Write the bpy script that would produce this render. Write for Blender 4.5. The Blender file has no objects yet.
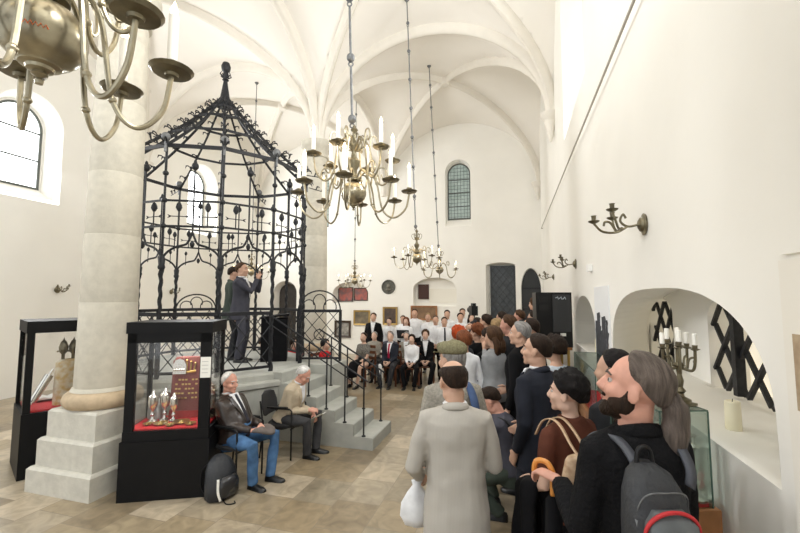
import bpy, bmesh, math, random
from mathutils import Vector, Matrix, noise
V = Vector
rnd = random.Random(7)
SC = bpy.context.scene
COL = SC.collection
R = math.radians

# ------------------------------------------------------------------ camera
cam = bpy.data.cameras.new('camera')
cam.sensor_width = 36.0
cam.lens = 18.0
cam.clip_start = 0.05
cam_o = bpy.data.objects.new('camera', cam)
COL.objects.link(cam_o)
cam_o.location = (0, 0, 2.1)
cam_o.rotation_euler = (R(90 + 4.5), 0, R(16.2))
SC.camera = cam_o

# ------------------------------------------------------------------ world, lights, exposure
SC.view_settings.view_transform = 'Standard'
SC.view_settings.look = 'None'
SC.view_settings.gamma = 1.0
SC.view_settings.use_curve_mapping = False
SC.view_settings.exposure = -0.15
SC.cycles.max_bounces = 10
SC.cycles.diffuse_bounces = 6
SC.cycles.transparent_max_bounces = 16
SC.cycles.caustics_reflective = False
SC.cycles.caustics_refractive = False
SC.cycles.sample_clamp_indirect = 6.0
W = bpy.data.worlds.new('overcast_daylight')
SC.world = W
W.use_nodes = True
W.node_tree.nodes['Background'].inputs[0].default_value = (0.95, 0.98, 1.0, 1)
W.node_tree.nodes['Background'].inputs[1].default_value = 1.5


def area_light(name, loc, rot, sx, sy, power, col=(1, 1, 1)):
    l = bpy.data.lights.new(name, 'AREA')
    l.shape = 'RECTANGLE'
    l.size, l.size_y = sx, sy
    l.energy = power
    l.color = col
    o = bpy.data.objects.new(name, l)
    o.location = loc
    o.rotation_euler = rot
    COL.objects.link(o)
    return o


# daylight through the tall windows of the side walls and the entrance end
for wy in (0.9, 6.1, 11.4):
    area_light('window_daylight', (-10.2, wy, 5.6), (0, R(-78), 0), 1.8, 0.9, 230, (0.96, 0.98, 1.0))
for wy in (0.9, 6.1):
    area_light('window_daylight', (0.7, wy, 6.0), (0, R(70), 0), 1.6, 0.9, 150, (0.96, 0.98, 1.0))
# the photographer's flash thrown up at the vault behind the camera
area_light('bounced_flash', (-1.2, -0.6, 4.6), (R(160), 0, 0), 1.5, 1.5, 300, (0.93, 0.97, 1.0))


# ------------------------------------------------------------------ mesh helpers
class MB:
    """collects shapes; build() links them as one mesh object"""

    def __init__(s):
        s.v, s.f, s.m = [], [], []

    def add(s, vs, fs, mi=0):
        b = len(s.v)
        s.v.extend(V(p) for p in vs)
        for f in fs:
            s.f.append([b + i for i in f])
            s.m.append(mi)

    def box(s, lo, hi, mi=0, M=None):
        x0, y0, z0 = lo
        x1, y1, z1 = hi
        vs = [V((x, y, z)) for x in (x0, x1) for y in (y0, y1) for z in (z0, z1)]
        if M is not None:
            vs = [M @ p for p in vs]
        s.add(vs, [(0, 1, 3, 2), (4, 6, 7, 5), (0, 4, 5, 1), (2, 3, 7, 6), (0, 2, 6, 4), (1, 5, 7, 3)], mi)

    def loft(s, rings, caps=True, mi=0, closed=True):
        n = len(rings[0])
        b = len(s.v)
        for r in rings:
            s.v.extend(V(p) for p in r)
        for i in range(len(rings) - 1):
            for j in range(n if closed else n - 1):
                k = (j + 1) % n
                s.f.append([b + i * n + j, b + i * n + k, b + (i + 1) * n + k, b + (i + 1) * n + j])
                s.m.append(mi)
        if caps and closed:
            s.f.append([b + j for j in range(n)][::-1])
            s.m.append(mi)
            e = b + (len(rings) - 1) * n
            s.f.append([e + j for j in range(n)])
            s.m.append(mi)

    def tube(s, pts, rad, n=8, mi=0, caps=True, flat=1.0):
        pts = [V(p) for p in pts]
        if not hasattr(rad, '__len__'):
            rad = [rad] * len(pts)
        rings = []
        ref = None
        for i, p in enumerate(pts):
            a = pts[max(0, i - 1)]
            c = pts[min(len(pts) - 1, i + 1)]
            d = (c - a)
            d = d.normalized() if d.length > 1e-9 else V((0, 0, 1))
            if ref is None:
                ref = V((0, 0, 1)) if abs(d.z) < 0.9 else V((0, 1, 0))
            u = d.cross(ref)
            if u.length < 1e-5:
                u = d.orthogonal()
            u.normalize()
            w = u.cross(d).normalized()
            ref = w
            rings.append([p + (u * math.cos(t) + w * (math.sin(t) * flat)) * rad[i]
                          for t in [2 * math.pi * j / n for j in range(n)]])
        s.loft(rings, caps, mi)

    def bar(s, a, b, w, t=None, mi=0):
        """square bar from a to b"""
        t = t or w
        a, b = V(a), V(b)
        d = (b - a).normalized()
        u = d.cross(V((0, 0, 1)))
        if u.length < 1e-4:
            u = V((1, 0, 0))
        u.normalize()
        k = u.cross(d).normalized()
        q = [u * (w / 2) + k * (t / 2), -u * (w / 2) + k * (t / 2), -u * (w / 2) - k * (t / 2), u * (w / 2) - k * (t / 2)]
        s.loft([[a + p for p in q], [b + p for p in q]], True, mi)

    def lathe(s, prof, n=20, c=(0, 0, 0), mi=0, M=None):
        c = V(c)
        rings = []
        for r, z in prof:
            ring = [V((r * math.cos(2 * math.pi * j / n), r * math.sin(2 * math.pi * j / n), z)) for j in range(n)]
            if M is not None:
                ring = [M @ p for p in ring]
            rings.append([p + c for p in ring])
        s.loft(rings, True, mi)

    def ell(s, c, r, n=12, m=8, mi=0, M=None):
        c = V(c)
        if not hasattr(r, '__len__'):
            r = (r, r, r)
        rings = []
        for i in range(m + 1):
            a = -math.pi / 2 + math.pi * i / m
            ca = max(math.cos(a), 0.02)
            ring = [V((r[0] * ca * math.cos(2 * math.pi * j / n), r[1] * ca * math.sin(2 * math.pi * j / n), r[2] * math.sin(a)))
                    for j in range(n)]
            if M is not None:
                ring = [M @ p for p in ring]
            rings.append([p + c for p in ring])
        s.loft(rings, True, mi)

    def prism(s, poly, M, d0, d1, mi=0):
        """poly of (a,b) pushed from depth d0 to d1; M maps (a,b,depth) to space"""
        s.loft([[M @ V((a, b, d0)) for a, b in poly], [M @ V((a, b, d1)) for a, b in poly]], True, mi)

    def mesh(s, name):
        me = bpy.data.meshes.new(name)
        me.from_pydata([tuple(p) for p in s.v], [], s.f)
        me.polygons.foreach_set('material_index', s.m)
        bm = bmesh.new()
        bm.from_mesh(me)
        bmesh.ops.recalc_face_normals(bm, faces=bm.faces)
        bm.to_mesh(me)
        bm.free()
        return me

    def build(s, name, mats, parent=None, smooth=True, angle=40, loc=None, rz=0):
        me = s.mesh(name)
        return link(name, me, mats, parent, smooth, angle, loc, rz)


def link(name, me, mats, parent=None, smooth=True, angle=40, loc=None, rz=0):
    if not isinstance(mats, (list, tuple)):
        mats = [mats]
    for m in mats:
        me.materials.append(m)
    if smooth:
        me.polygons.foreach_set('use_smooth', [True] * len(me.polygons))
        if angle < 180:
            me.set_sharp_from_angle(angle=R(angle))
    o = bpy.data.objects.new(name, me)
    COL.objects.link(o)
    if parent is not None:
        o.parent = parent
    if loc is not None:
        o.location = loc
    o.rotation_euler = (0, 0, rz)
    return o


def evaluated_mesh(o):
    bpy.context.view_layer.update()
    dg = bpy.context.evaluated_depsgraph_get()
    me = bpy.data.meshes.new_from_object(o.evaluated_get(dg))
    return me


CLOUD = bpy.data.textures.new('cloth_folds', 'CLOUDS')
CLOUD.noise_scale = 0.16
CLOUD.noise_depth = 1


def remeshed(mb, voxel, smooth=4, folds=0.0):
    me = mb.mesh('tmp')
    o = bpy.data.objects.new('tmp', me)
    COL.objects.link(o)
    r = o.modifiers.new('r', 'REMESH')
    r.mode = 'VOXEL'
    r.voxel_size = voxel
    if smooth:
        q = o.modifiers.new('s', 'SMOOTH')
        q.factor = 0.5
        q.iterations = smooth
    if folds:
        d = o.modifiers.new('d', 'DISPLACE')
        d.texture = CLOUD
        d.texture_coords = 'GLOBAL'
        d.strength = folds
        d.mid_level = 0.5
    out = evaluated_mesh(o)
    bpy.data.objects.remove(o)
    bpy.data.meshes.remove(me)
    return out


def booleaned(mb, cutters, name):
    me = mb.mesh(name)
    o = bpy.data.objects.new('tmp', me)
    COL.objects.link(o)
    cs = []
    for c in cutters:
        co = bpy.data.objects.new('cut', c.mesh('cut'))
        COL.objects.link(co)
        cs.append(co)
        b = o.modifiers.new('b', 'BOOLEAN')
        b.operation = 'DIFFERENCE'
        b.solver = 'EXACT'
        b.object = co
    out = evaluated_mesh(o)
    bpy.data.objects.remove(o)
    for co in cs:
        bpy.data.objects.remove(co)
    return out


def tag(o, label=None, cat=None, group=None, kind=None):
    if label:
        o['label'] = label
    if cat:
        o['category'] = cat
    if group:
        o['group'] = group
    if kind:
        o['kind'] = kind
    return o


def empty(name, loc=(0, 0, 0), rz=0, label=None, cat=None, group=None):
    o = bpy.data.objects.new(name, None)
    o.empty_display_size = 0.1
    COL.objects.link(o)
    o.location = loc
    o.rotation_euler = (0, 0, rz)
    return tag(o, label, cat, group)


def copy_tree(o, parent=None):
    c = o.copy()
    COL.objects.link(c)
    c.parent = parent
    for ch in [q for q in o.children]:
        copy_tree(ch, c)
    return c


# ------------------------------------------------------------------ materials
MATS = {}


def mat(name, col, rough=0.6, metal=0.0, vary=0.0, vscale=6.0, bump=0.0, bscale=30.0, emit=None, estr=0.0, spec=0.5, col2=None, sheen=0.0):
    if name in MATS:
        return MATS[name]
    m = bpy.data.materials.new(name)
    m.use_nodes = True
    nt = m.node_tree
    b = nt.nodes['Principled BSDF']
    b.inputs['Base Color'].default_value = (*col, 1)
    b.inputs['Roughness'].default_value = rough
    b.inputs['Metallic'].default_value = metal
    b.inputs['Specular IOR Level'].default_value = spec
    if sheen:
        b.inputs['Sheen Weight'].default_value = sheen
    tc = nt.nodes.new('ShaderNodeTexCoord')
    if vary or col2:
        n = nt.nodes.new('ShaderNodeTexNoise')
        n.inputs['Scale'].default_value = vscale
        n.inputs['Detail'].default_value = 5
        nt.links.new(tc.outputs['Object'], n.inputs['Vector'])
        r = nt.nodes.new('ShaderNodeValToRGB')
        c2 = col2 or tuple(max(0, c * (1 - vary)) for c in col)
        c1 = col if col2 else tuple(min(1, c * (1 + vary * 0.6)) for c in col)
        r.color_ramp.elements[0].color = (*c2, 1)
        r.color_ramp.elements[1].color = (*c1, 1)
        r.color_ramp.elements[0].position = 0.32
        r.color_ramp.elements[1].position = 0.68
        nt.links.new(n.outputs['Fac'], r.inputs['Fac'])
        nt.links.new(r.outputs['Color'], b.inputs['Base Color'])
    if bump:
        n = nt.nodes.new('ShaderNodeTexNoise')
        n.inputs['Scale'].default_value = bscale
        n.inputs['Detail'].default_value = 4
        nt.links.new(tc.outputs['Object'], n.inputs['Vector'])
        k = nt.nodes.new('ShaderNodeBump')
        k.inputs['Strength'].default_value = bump
        k.inputs['Distance'].default_value = 0.02
        nt.links.new(n.outputs['Fac'], k.inputs['Height'])
        nt.links.new(k.outputs['Normal'], b.inputs['Normal'])
    if emit:
        b.inputs['Emission Color'].default_value = (*emit, 1)
        b.inputs['Emission Strength'].default_value = estr
    MATS[name] = m
    return m


def glass_mat(name, tint=(1, 1, 1), refl=0.08):
    m = bpy.data.materials.new(name)
    m.use_nodes = True
    nt = m.node_tree
    nt.nodes.clear()
    out = nt.nodes.new('ShaderNodeOutputMaterial')
    t = nt.nodes.new('ShaderNodeBsdfTransparent')
    t.inputs[0].default_value = (*tint, 1)
    g = nt.nodes.new('ShaderNodeBsdfGlossy')
    g.inputs['Roughness'].default_value = 0.03
    lw = nt.nodes.new('ShaderNodeLayerWeight')
    lw.inputs['Blend'].default_value = 0.25
    mx = nt.nodes.new('ShaderNodeMath')
    mx.operation = 'MULTIPLY_ADD'
    mx.inputs[1].default_value = 0.5
    mx.inputs[2].default_value = refl * 0.3
    nt.links.new(lw.outputs['Fresnel'], mx.inputs[0])
    mix = nt.nodes.new('ShaderNodeMixShader')
    nt.links.new(mx.outputs[0], mix.inputs[0])
    nt.links.new(t.outputs[0], mix.inputs[1])
    nt.links.new(g.outputs[0], mix.inputs[2])
    nt.links.new(mix.outputs[0], out.inputs[0])
    return m


def stripe_mat(name, base, line, freq, rough=0.9, thin=0.9):
    """woven cloth with fine vertical stripes"""
    m = mat(name, base, rough, bump=0.25, bscale=9.0)
    nt = m.node_tree
    b = nt.nodes['Principled BSDF']
    tc = nt.nodes.new('ShaderNodeTexCoord')
    w = nt.nodes.new('ShaderNodeTexWave')
    w.bands_direction = 'X'
    w.inputs['Scale'].default_value = freq
    w.inputs['Distortion'].default_value = 0.4
    nt.links.new(tc.outputs['Object'], w.inputs['Vector'])
    r = nt.nodes.new('ShaderNodeValToRGB')
    r.color_ramp.elements[0].position = thin
    r.color_ramp.elements[0].color = (*base, 1)
    r.color_ramp.elements[1].position = 1.0
    r.color_ramp.elements[1].color = (*line, 1)
    nt.links.new(w.outputs['Fac'], r.inputs['Fac'])
    nt.links.new(r.outputs['Color'], b.inputs['Base Color'])
    return m


def floor_mat():
    m = bpy.data.materials.new('stone_floor_tiles')
    m.use_nodes = True
    nt = m.node_tree
    b = nt.nodes['Principled BSDF']
    L = nt.links.new

    def math_(op, a, v=None, w=None):
        n = nt.nodes.new('ShaderNodeMath')
        n.operation = op
        for i, q in enumerate((a, v, w)):
            if q is None:
                continue
            if isinstance(q, (int, float)):
                n.inputs[i].default_value = q
            else:
                L(q, n.inputs[i])
        return n.outputs[0]
    tc = nt.nodes.new('ShaderNodeTexCoord')
    sp = nt.nodes.new('ShaderNodeSeparateXYZ')
    L(tc.outputs['Object'], sp.inputs[0])
    u = math_('DIVIDE', sp.outputs[0], 0.46)
    row = math_('FLOOR', u)
    wn = nt.nodes.new('ShaderNodeTexWhiteNoise')
    wn.noise_dimensions = '1D'
    L(row, wn.inputs['W'])
    v = math_('DIVIDE', sp.outputs[1], 0.52)
    v2 = math_('ADD', v, wn.outputs['Value'])
    colm = math_('FLOOR', v2)
    cx = nt.nodes.new('ShaderNodeCombineXYZ')
    L(row, cx.inputs[0])
    L(colm, cx.inputs[1])
    w2 = nt.nodes.new('ShaderNodeTexWhiteNoise')
    w2.noise_dimensions = '2D'
    L(cx.outputs[0], w2.inputs['Vector'])
    r = nt.nodes.new('ShaderNodeValToRGB')
    e = r.color_ramp.elements
    e[0].position, e[0].color = 0.0, (0.19, 0.15, 0.10, 1)
    e[1].position, e[1].color = 1.0, (0.44, 0.37, 0.27, 1)
    for p, c in ((0.25, (0.27, 0.21, 0.13, 1)), (0.5, (0.305, 0.245, 0.16, 1)), (0.7, (0.25, 0.215, 0.155, 1)), (0.85, (0.365, 0.30, 0.21, 1))):
        q = e.new(p)
        q.color = c
    L(w2.outputs['Value'], r.inputs['Fac'])
    n = nt.nodes.new('ShaderNodeTexNoise')
    n.inputs['Scale'].default_value = 5
    n.inputs['Detail'].default_value = 8
    n.inputs['Distortion'].default_value = 1.5
    L(tc.outputs['Object'], n.inputs['Vector'])
    mx = nt.nodes.new('ShaderNodeMix')
    mx.data_type = 'RGBA'
    mx.blend_type = 'OVERLAY'
    mx.inputs['Factor'].default_value = 0.6
    L(r.outputs['Color'], mx.inputs['A'])
    L(n.outputs['Fac'], mx.inputs['B'])
    fu = math_('FRACT', u)
    fv = math_('FRACT', v2)
    du = math_('MINIMUM', fu, math_('SUBTRACT', 1.0, fu))
    dv = math_('MINIMUM', fv, math_('SUBTRACT', 1.0, fv))
    d = math_('MINIMUM', du, dv)
    g = math_('LESS_THAN', d, 0.008)
    m2 = nt.nodes.new('ShaderNodeMix')
    m2.data_type = 'RGBA'
    L(g, m2.inputs['Factor'])
    L(mx.outputs['Result'], m2.inputs['A'])
    m2.inputs['B'].default_value = (0.22, 0.18, 0.13, 1)
    L(m2.outputs['Result'], b.inputs['Base Color'])
    b.inputs['Roughness'].default_value = 0.28
    return m


PLASTER = mat('cream_plaster', (0.87, 0.852, 0.80), 0.9, vary=0.025, vscale=1.2, bump=0.04, bscale=14)
VAULT = mat('vault_plaster', (0.86, 0.825, 0.765), 0.9, vary=0.02, vscale=1.0, bump=0.03, bscale=10)
RIBM = mat('vault_rib_stone', (0.75, 0.71, 0.635), 0.85, vary=0.03, vscale=5, bump=0.08)
STONE = mat('column_limestone', (0.57, 0.535, 0.45), 0.85, vary=0.08, vscale=12, bump=0.15, bscale=45)
STONE_D = mat('column_base_stone', (0.56, 0.54, 0.475), 0.85, vary=0.09, vscale=12, bump=0.15, bscale=35)
TORUSM = mat('worn_tan_stone', (0.50, 0.39, 0.26), 0.8, vary=0.2, vscale=8, bump=0.15)
PLATM = mat('platform_stone', (0.40, 0.405, 0.37), 0.8, vary=0.12, vscale=5, bump=0.1)
FLOOR = floor_mat()
IRON = mat('wrought_iron', (0.02, 0.021, 0.024), 0.5, metal=0.2, spec=0.35, vary=0.3, vscale=30, bump=0.15, bscale=60)
IRONG = mat('grey_worn_iron', (0.16, 0.165, 0.17), 0.5, metal=0.4, vary=0.3, vscale=20)
BRASS = mat('aged_brass', (0.37, 0.33, 0.235), 0.28, metal=0.85, vary=0.25, vscale=12)
BRASSD = mat('dark_brass', (0.20, 0.175, 0.115), 0.36, metal=0.8, vary=0.25, vscale=14)
GOLD = mat('bright_brass', (0.62, 0.44, 0.16), 0.28, metal=0.9, vary=0.15, vscale=20)
SILVER = mat('silver', (0.72, 0.71, 0.68), 0.2, metal=0.95)
CANDLE = mat('candle_wax', (0.95, 0.93, 0.86), 0.5)
FLAME = mat('candle_flame', (1, 0.9, 0.6), 0.5, emit=(1.0, 0.80, 0.45), estr=14)
BLACKP = mat('black_case_paint', (0.0045, 0.0045, 0.005), 0.5, vary=0.2, vscale=8, spec=0.2)
BLACKM = mat('black_plastic', (0.007, 0.007, 0.0075), 0.45, spec=0.3)
GLASS = glass_mat('case_glass')
GLASSG = glass_mat('green_edged_glass', (0.93, 0.97, 0.95))
GEDGE = mat('glass_edge_green', (0.09, 0.16, 0.13), 0.2)
REDC = mat('red_cloth', (0.55, 0.012, 0.02), 0.85, bump=0.15, bscale=12)
WOODB = mat('brown_wood', (0.14, 0.05, 0.022), 0.45, vary=0.3, vscale=8)
WOODT = mat('tan_wood', (0.36, 0.16, 0.06), 0.45, vary=0.3, vscale=8)
WHITEP = mat('white_paper', (0.86, 0.85, 0.80), 0.8)
DAYPANE = mat('bright_window_pane', (0.9, 0.93, 0.95), 0.3, emit=(0.95, 0.98, 1.0), estr=5)

# ------------------------------------------------------------------ the hall
XL, XR, YN, YF = -10.3, 0.85, -1.75, 14.2
XC, YC1, YC2 = -4.72, 3.68, 8.8
SPR, RISE, DOME = 5.95, 2.5, 0.22


def struct(name, me_or_mb, mats, parent=None, smooth=False, angle=30):
    if isinstance(me_or_mb, MB):
        o = me_or_mb.build(name, mats, parent, smooth, angle)
    else:
        o = link(name, me_or_mb, mats, parent, smooth, angle)
    if parent is None:
        o['kind'] = 'structure'
    return o


def arch_poly(a0, a1, z0, zs, zt, n=28, p=2.0):
    """outline of an arched opening: flat foot z0, springing zs, crown zt"""
    c, h = (a0 + a1) / 2, (a1 - a0) / 2
    pts = [(a0, z0), (a1, z0)]
    for i in range(n + 1):
        t = math.pi * i / n
        x, y = math.cos(t), math.sin(t)
        x = math.copysign(abs(x) ** (2 / p), x)
        y = abs(y) ** (2 / p)
        pts.append((c + h * x, zs + (zt - zs) * y))
    return pts


def cut_x(polyA, xa, polyB, xb):
    m = MB()
    m.loft([[(xa, a, b) for a, b in polyA], [(xb, a, b) for a, b in polyB]])
    return m


def cut_y(polyA, ya, polyB, yb):
    m = MB()
    m.loft([[(a, ya, b) for a, b in polyA], [(a, yb, b) for a, b in polyB]])
    return m


mb = MB()
mb.box((XL - 0.8, YN - 6, -0.2), (XR + 1.3, YF + 0.9, 0))
struct('floor', mb, FLOOR)

# right wall with the deep arched niche, a smaller niche and a tall window recess
mb = MB()
mb.box((XR, YN, 0), (XR + 1.3, YF + 0.9, 9.4))
cuts = [cut_x(arch_poly(1.72, 4.0, 1.45, 1.60, 2.155, p=2.75), XR - 0.1, arch_poly(1.70, 5.05, 1.45, 1.60, 2.20, p=2.75), XR + 0.55),
        cut_x(arch_poly(2.60, 3.62, 1.43, 1.95, 2.14), XR + 0.5, arch_poly(2.60, 3.62, 1.43, 1.95, 2.14), XR + 0.85),
        cut_x(arch_poly(4.34, 5.0, 1.43, 1.95, 2.10), XR + 0.5, arch_poly(4.34, 5.0, 1.43, 1.95, 2.10), XR + 0.85),
        cut_x(arch_poly(5.0, 6.6, 1.42, 1.7, 2.13), XR - 0.1, arch_poly(5.0, 6.7, 1.42, 1.7, 2.13), XR + 0.5)]
for yc in (0.9, 6.15):
    cuts.append(cut_x(arch_poly(yc - 1.15, yc + 1.2, 4.75, 7.0, 8.1), XR - 0.1, arch_poly(yc - 0.55, yc + 0.55, 5.2, 6.9, 7.5), XR + 0.6))
    cuts.append(cut_x(arch_poly(yc - 0.5, yc + 0.5, 5.25, 6.85, 7.4), XR + 0.55, arch_poly(yc - 0.5, yc + 0.5, 5.25, 6.85, 7.4), XR + 0.9))
struct('wall_right', booleaned(mb, cuts, 'wall_right'), PLASTER)

# far wall
mb = MB()
mb.box((XL - 0.8, YF, 0), (XR + 1.3, YF + 0.9, 9.4))
cuts = [cut_y(arch_poly(-3.63, -2.03, 1.80, 2.42, 2.84), YF - 0.1, arch_poly(-3.6, -2.06, 1.80, 2.42, 2.82), YF + 0.32),
        cut_y(arch_poly(-6.86, -5.36, 1.92, 2.25, 2.72), YF - 0.1, arch_poly(-6.8, -5.42, 1.92, 2.25, 2.70), YF + 0.3),
        cut_y(arch_poly(-1.04, -0.02, 0.0, 3.22, 3.34), YF - 0.1, arch_poly(-0.92, -0.02, 0.0, 3.20, 3.28), YF + 0.34),
        cut_y(arch_poly(0.14, 0.80, 0.0, 2.35, 3.12), YF - 0.1, arch_poly(0.18, 0.80, 0.0, 2.35, 3.08), YF + 0.25),
        cut_y(arch_poly(-9.5, -8.4, 0.0, 2.3, 2.8), YF - 0.1, arch_poly(-9.4, -8.5, 0.0, 2.3, 2.7), YF + 0.4)]
FARW = [(-2.37, -1.53), (-8.0, -7.1)]
for a, b in FARW:
    cuts.append(cut_y(arch_poly(a - 0.06, b + 0.06, 4.55, 6.65, 7.14), YF - 0.1, arch_poly(a, b, 4.94, 6.64, 7.06), YF + 0.25))
    cuts.append(cut_y(arch_poly(a, b, 4.94, 6.64, 7.06), YF + 0.2, arch_poly(a, b, 4.94, 6.64, 7.06), YF + 0.6))
struct('wall_far', booleaned(mb, cuts, 'wall_far'), PLASTER)

# left wall
mb = MB()
mb.box((XL - 1.0, YN, 0), (XL, YF + 0.9, 9.4))
cuts = []
LEFTW = (0.95, 6.0, 11.15)
for yc in LEFTW:
    cuts.append(cut_x(arch_poly(yc - 0.70, yc + 0.70, 4.2, 6.0, 6.74), XL + 0.1, arch_poly(yc - 0.54, yc + 0.54, 4.6, 6.0, 6.58), XL - 0.45))
    cuts.append(cut_x(arch_poly(yc - 0.48, yc + 0.48, 4.64, 6.0, 6.52), XL - 0.4, arch_poly(yc - 0.48, yc + 0.48, 4.64, 6.0, 6.52), XL - 0.7))
struct('wall_left', booleaned(mb, cuts, 'wall_left'), PLASTER)

# vaults: groined bays springing from the two columns
mb = MB()
NB = 28


def vz(u, v):
    u, v = min(1, abs(u)), min(1, abs(v))
    return SPR + RISE * math.sqrt(max(0, 1 - min(u, v) ** 2)) + DOME * (1 - u * u) * (1 - v * v)


BX = [(XL, XC), (XC, XR)]
BY = [(YN, YC1), (YC1, YC2), (YC2, YF)]
for x0, x1 in BX:
    for y0, y1 in BY:
        g = [-math.cos(math.pi * i / NB) for i in range(NB + 1)]
        vs = [((x0 + x1) / 2 + (x1 - x0) / 2 * u, (y0 + y1) / 2 + (y1 - y0) / 2 * v, vz(u, v)) for u in g for v in g]
        w = NB + 1
        fs = [(i * w + j, i * w + j + 1, (i + 1) * w + j + 1, (i + 1) * w + j) for i in range(NB) for j in range(NB)]
        mb.add(vs, fs)
ceil = struct('ceiling', mb, VAULT, smooth=True, angle=25)


def rib_sweep(m, pts, side, w, d):
    """moulded rib hanging below the vault along pts; side = horizontal unit vector across it"""
    rings = []
    for i, p in enumerate(pts):
        p = V(p)
        a, c = V(pts[max(0, i - 1)]), V(pts[min(len(pts) - 1, i + 1)])
        t = (c - a).normalized()
        n = side.cross(t)
        if n.z > 0:
            n = -n
        q = [(-w, -0.06), (-w, d * 0.35), (-w * 0.55, d * 0.8), (-w * 0.3, d), (w * 0.3, d), (w * 0.55, d * 0.8), (w, d * 0.35), (w, -0.06)]
        rings.append([p + side * a_ + n * b_ for a_, b_ in q])
    m.loft(rings, True)


def half(n=24):
    return [math.cos(math.pi * i / n) for i in range(n + 1)]


ridge = MB()
for x0, x1 in BX:
    for y0, y1 in BY:
        cx, cy, hx, hy = (x0 + x1) / 2, (y0 + y1) / 2, (x1 - x0) / 2, (y1 - y0) / 2
        for sg in (1, -1):
            rb = MB()
            pts = [(cx + hx * t, cy + hy * t * sg, vz(t, t)) for t in half()]
            sd = V((-hy * sg, hx, 0)).normalized()
            rib_sweep(rb, pts, sd, 0.09, 0.14)
            struct('vault_rib', rb, RIBM, ceil, smooth=True, angle=50)
        ridge.lathe([(0.0, -0.16), (0.13, -0.16), (0.17, -0.1), (0.18, 0.02), (0.0, 0.02)], 12, (cx, cy, vz(0, 0) - 0.02))
struct('keystone', ridge, RIBM, ceil, smooth=True)
for x0, x1 in BX:
    for y in (YC1, YC2):
        rb = MB()
        rib_sweep(rb, [((x0 + x1) / 2 + (x1 - x0) / 2 * t, y, SPR + RISE * math.sqrt(max(0, 1 - t * t))) for t in half()], V((0, 1, 0)), 0.12, 0.17)
        struct('vault_arch', rb, RIBM, ceil, smooth=True, angle=50)
for y0, y1 in BY:
    rb = MB()
    rib_sweep(rb, [(XC, (y0 + y1) / 2 + (y1 - y0) / 2 * t, SPR + RISE * math.sqrt(max(0, 1 - t * t))) for t in half()], V((1, 0, 0)), 0.12, 0.17)
    struct('vault_arch', rb, RIBM, ceil, smooth=True, angle=50)
# corbels under the ribs on the walls
for x, s in ((XR, -1), (XL, 1)):
    for y in (YC1, YC2, YF - 0.12):
        c = MB()
        c.lathe([(0.02, -0.55), (0.07, -0.42), (0.06, -0.36), (0.13, -0.15), (0.12, -0.10), (0.2, 0.0), (0.21, 0.06), (0.0, 0.06)], 12, (x + s * 0.08, y, SPR))
        struct('corbel', c, RIBM, ceil, smooth=True)

# small plaster returns on the right wall
mb = MB()
mb.box((XR - 0.02, -0.4, 2.24), (XR + 0.01, 1.6, 6.6))
struct('trim_1', mb, PLASTER)

# windows ---------------------------------------------------------------
LEADM = mat('lead_cames', (0.10, 0.11, 0.10), 0.6)
LEADED = bpy.data.materials.new('leaded_greenish_glass')
LEADED.use_nodes = True
nt = LEADED.node_tree
b_ = nt.nodes['Principled BSDF']
tc_ = nt.nodes.new('ShaderNodeTexCoord')
n_ = nt.nodes.new('ShaderNodeTexVoronoi')
n_.inputs['Scale'].default_value = 9
nt.links.new(tc_.outputs['Object'], n_.inputs['Vector'])
r_ = nt.nodes.new('ShaderNodeValToRGB')
r_.color_ramp.elements[0].color = (0.30, 0.38, 0.34, 1)
r_.color_ramp.elements[1].color = (0.62, 0.70, 0.66, 1)
nt.links.new(n_.outputs['Color'], r_.inputs['Fac'])
nt.links.new(r_.outputs['Color'], b_.inputs['Emission Color'])
b_.inputs['Emission Strength'].default_value = 0.42
b_.inputs['Base Color'].default_value = (0.2, 0.25, 0.22, 1)

wn = 0
for yc in LEFTW:
    wn += 1
    f = MB()
    po = arch_poly(yc - 0.5, yc + 0.5, 4.62, 6.0, 6.54)
    pi = arch_poly(yc - 0.45, yc + 0.45, 4.67, 6.0, 6.49)
    x = XL - 0.5
    n = len(po)
    for i in range(n):
        j = (i + 1) % n
        f.loft([[(x, *po[i]), (x, *pi[i]), (x + 0.06, *pi[i]), (x + 0.06, *po[i])],
                [(x, *po[j]), (x, *pi[j]), (x + 0.06, *pi[j]), (x + 0.06, *po[j])]], True)
    for z in (5.3, 5.95):
        f.box((x, yc - 0.46, z - 0.018), (x + 0.05, yc + 0.46, z + 0.018))
    fo = struct('window_%d' % wn, f, LEADM)
    g = MB()
    g.prism(arch_poly(yc - 0.48, yc + 0.48, 4.65, 6.0, 6.52), Matrix(((0, 0, 1, 0), (1, 0, 0, 0), (0, 1, 0, 0), (0, 0, 0, 1))), x + 0.01, x + 0.025)
    struct('window_pane', g, DAYPANE, fo)
for yc in (0.9, 6.15):
    wn += 1
    x = XR + 0.68
    f = MB()
    for z in (5.7, 6.2, 6.7):
        f.box((x - 0.05, yc - 0.5, z - 0.018), (x, yc + 0.5, z + 0.018))
    f.box((x - 0.05, yc - 0.02, 5.25), (x, yc + 0.02, 7.38))
    fo = struct('window_%d' % wn, f, LEADM)
    g = MB()
    g.prism(arch_poly(yc - 0.5, yc + 0.5, 5.25, 6.85, 7.4), Matrix(((0, 0, 1, 0), (1, 0, 0, 0), (0, 1, 0, 0), (0, 0, 0, 1))), x, x + 0.015)
    struct('window_pane', g, DAYPANE, fo)
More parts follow.
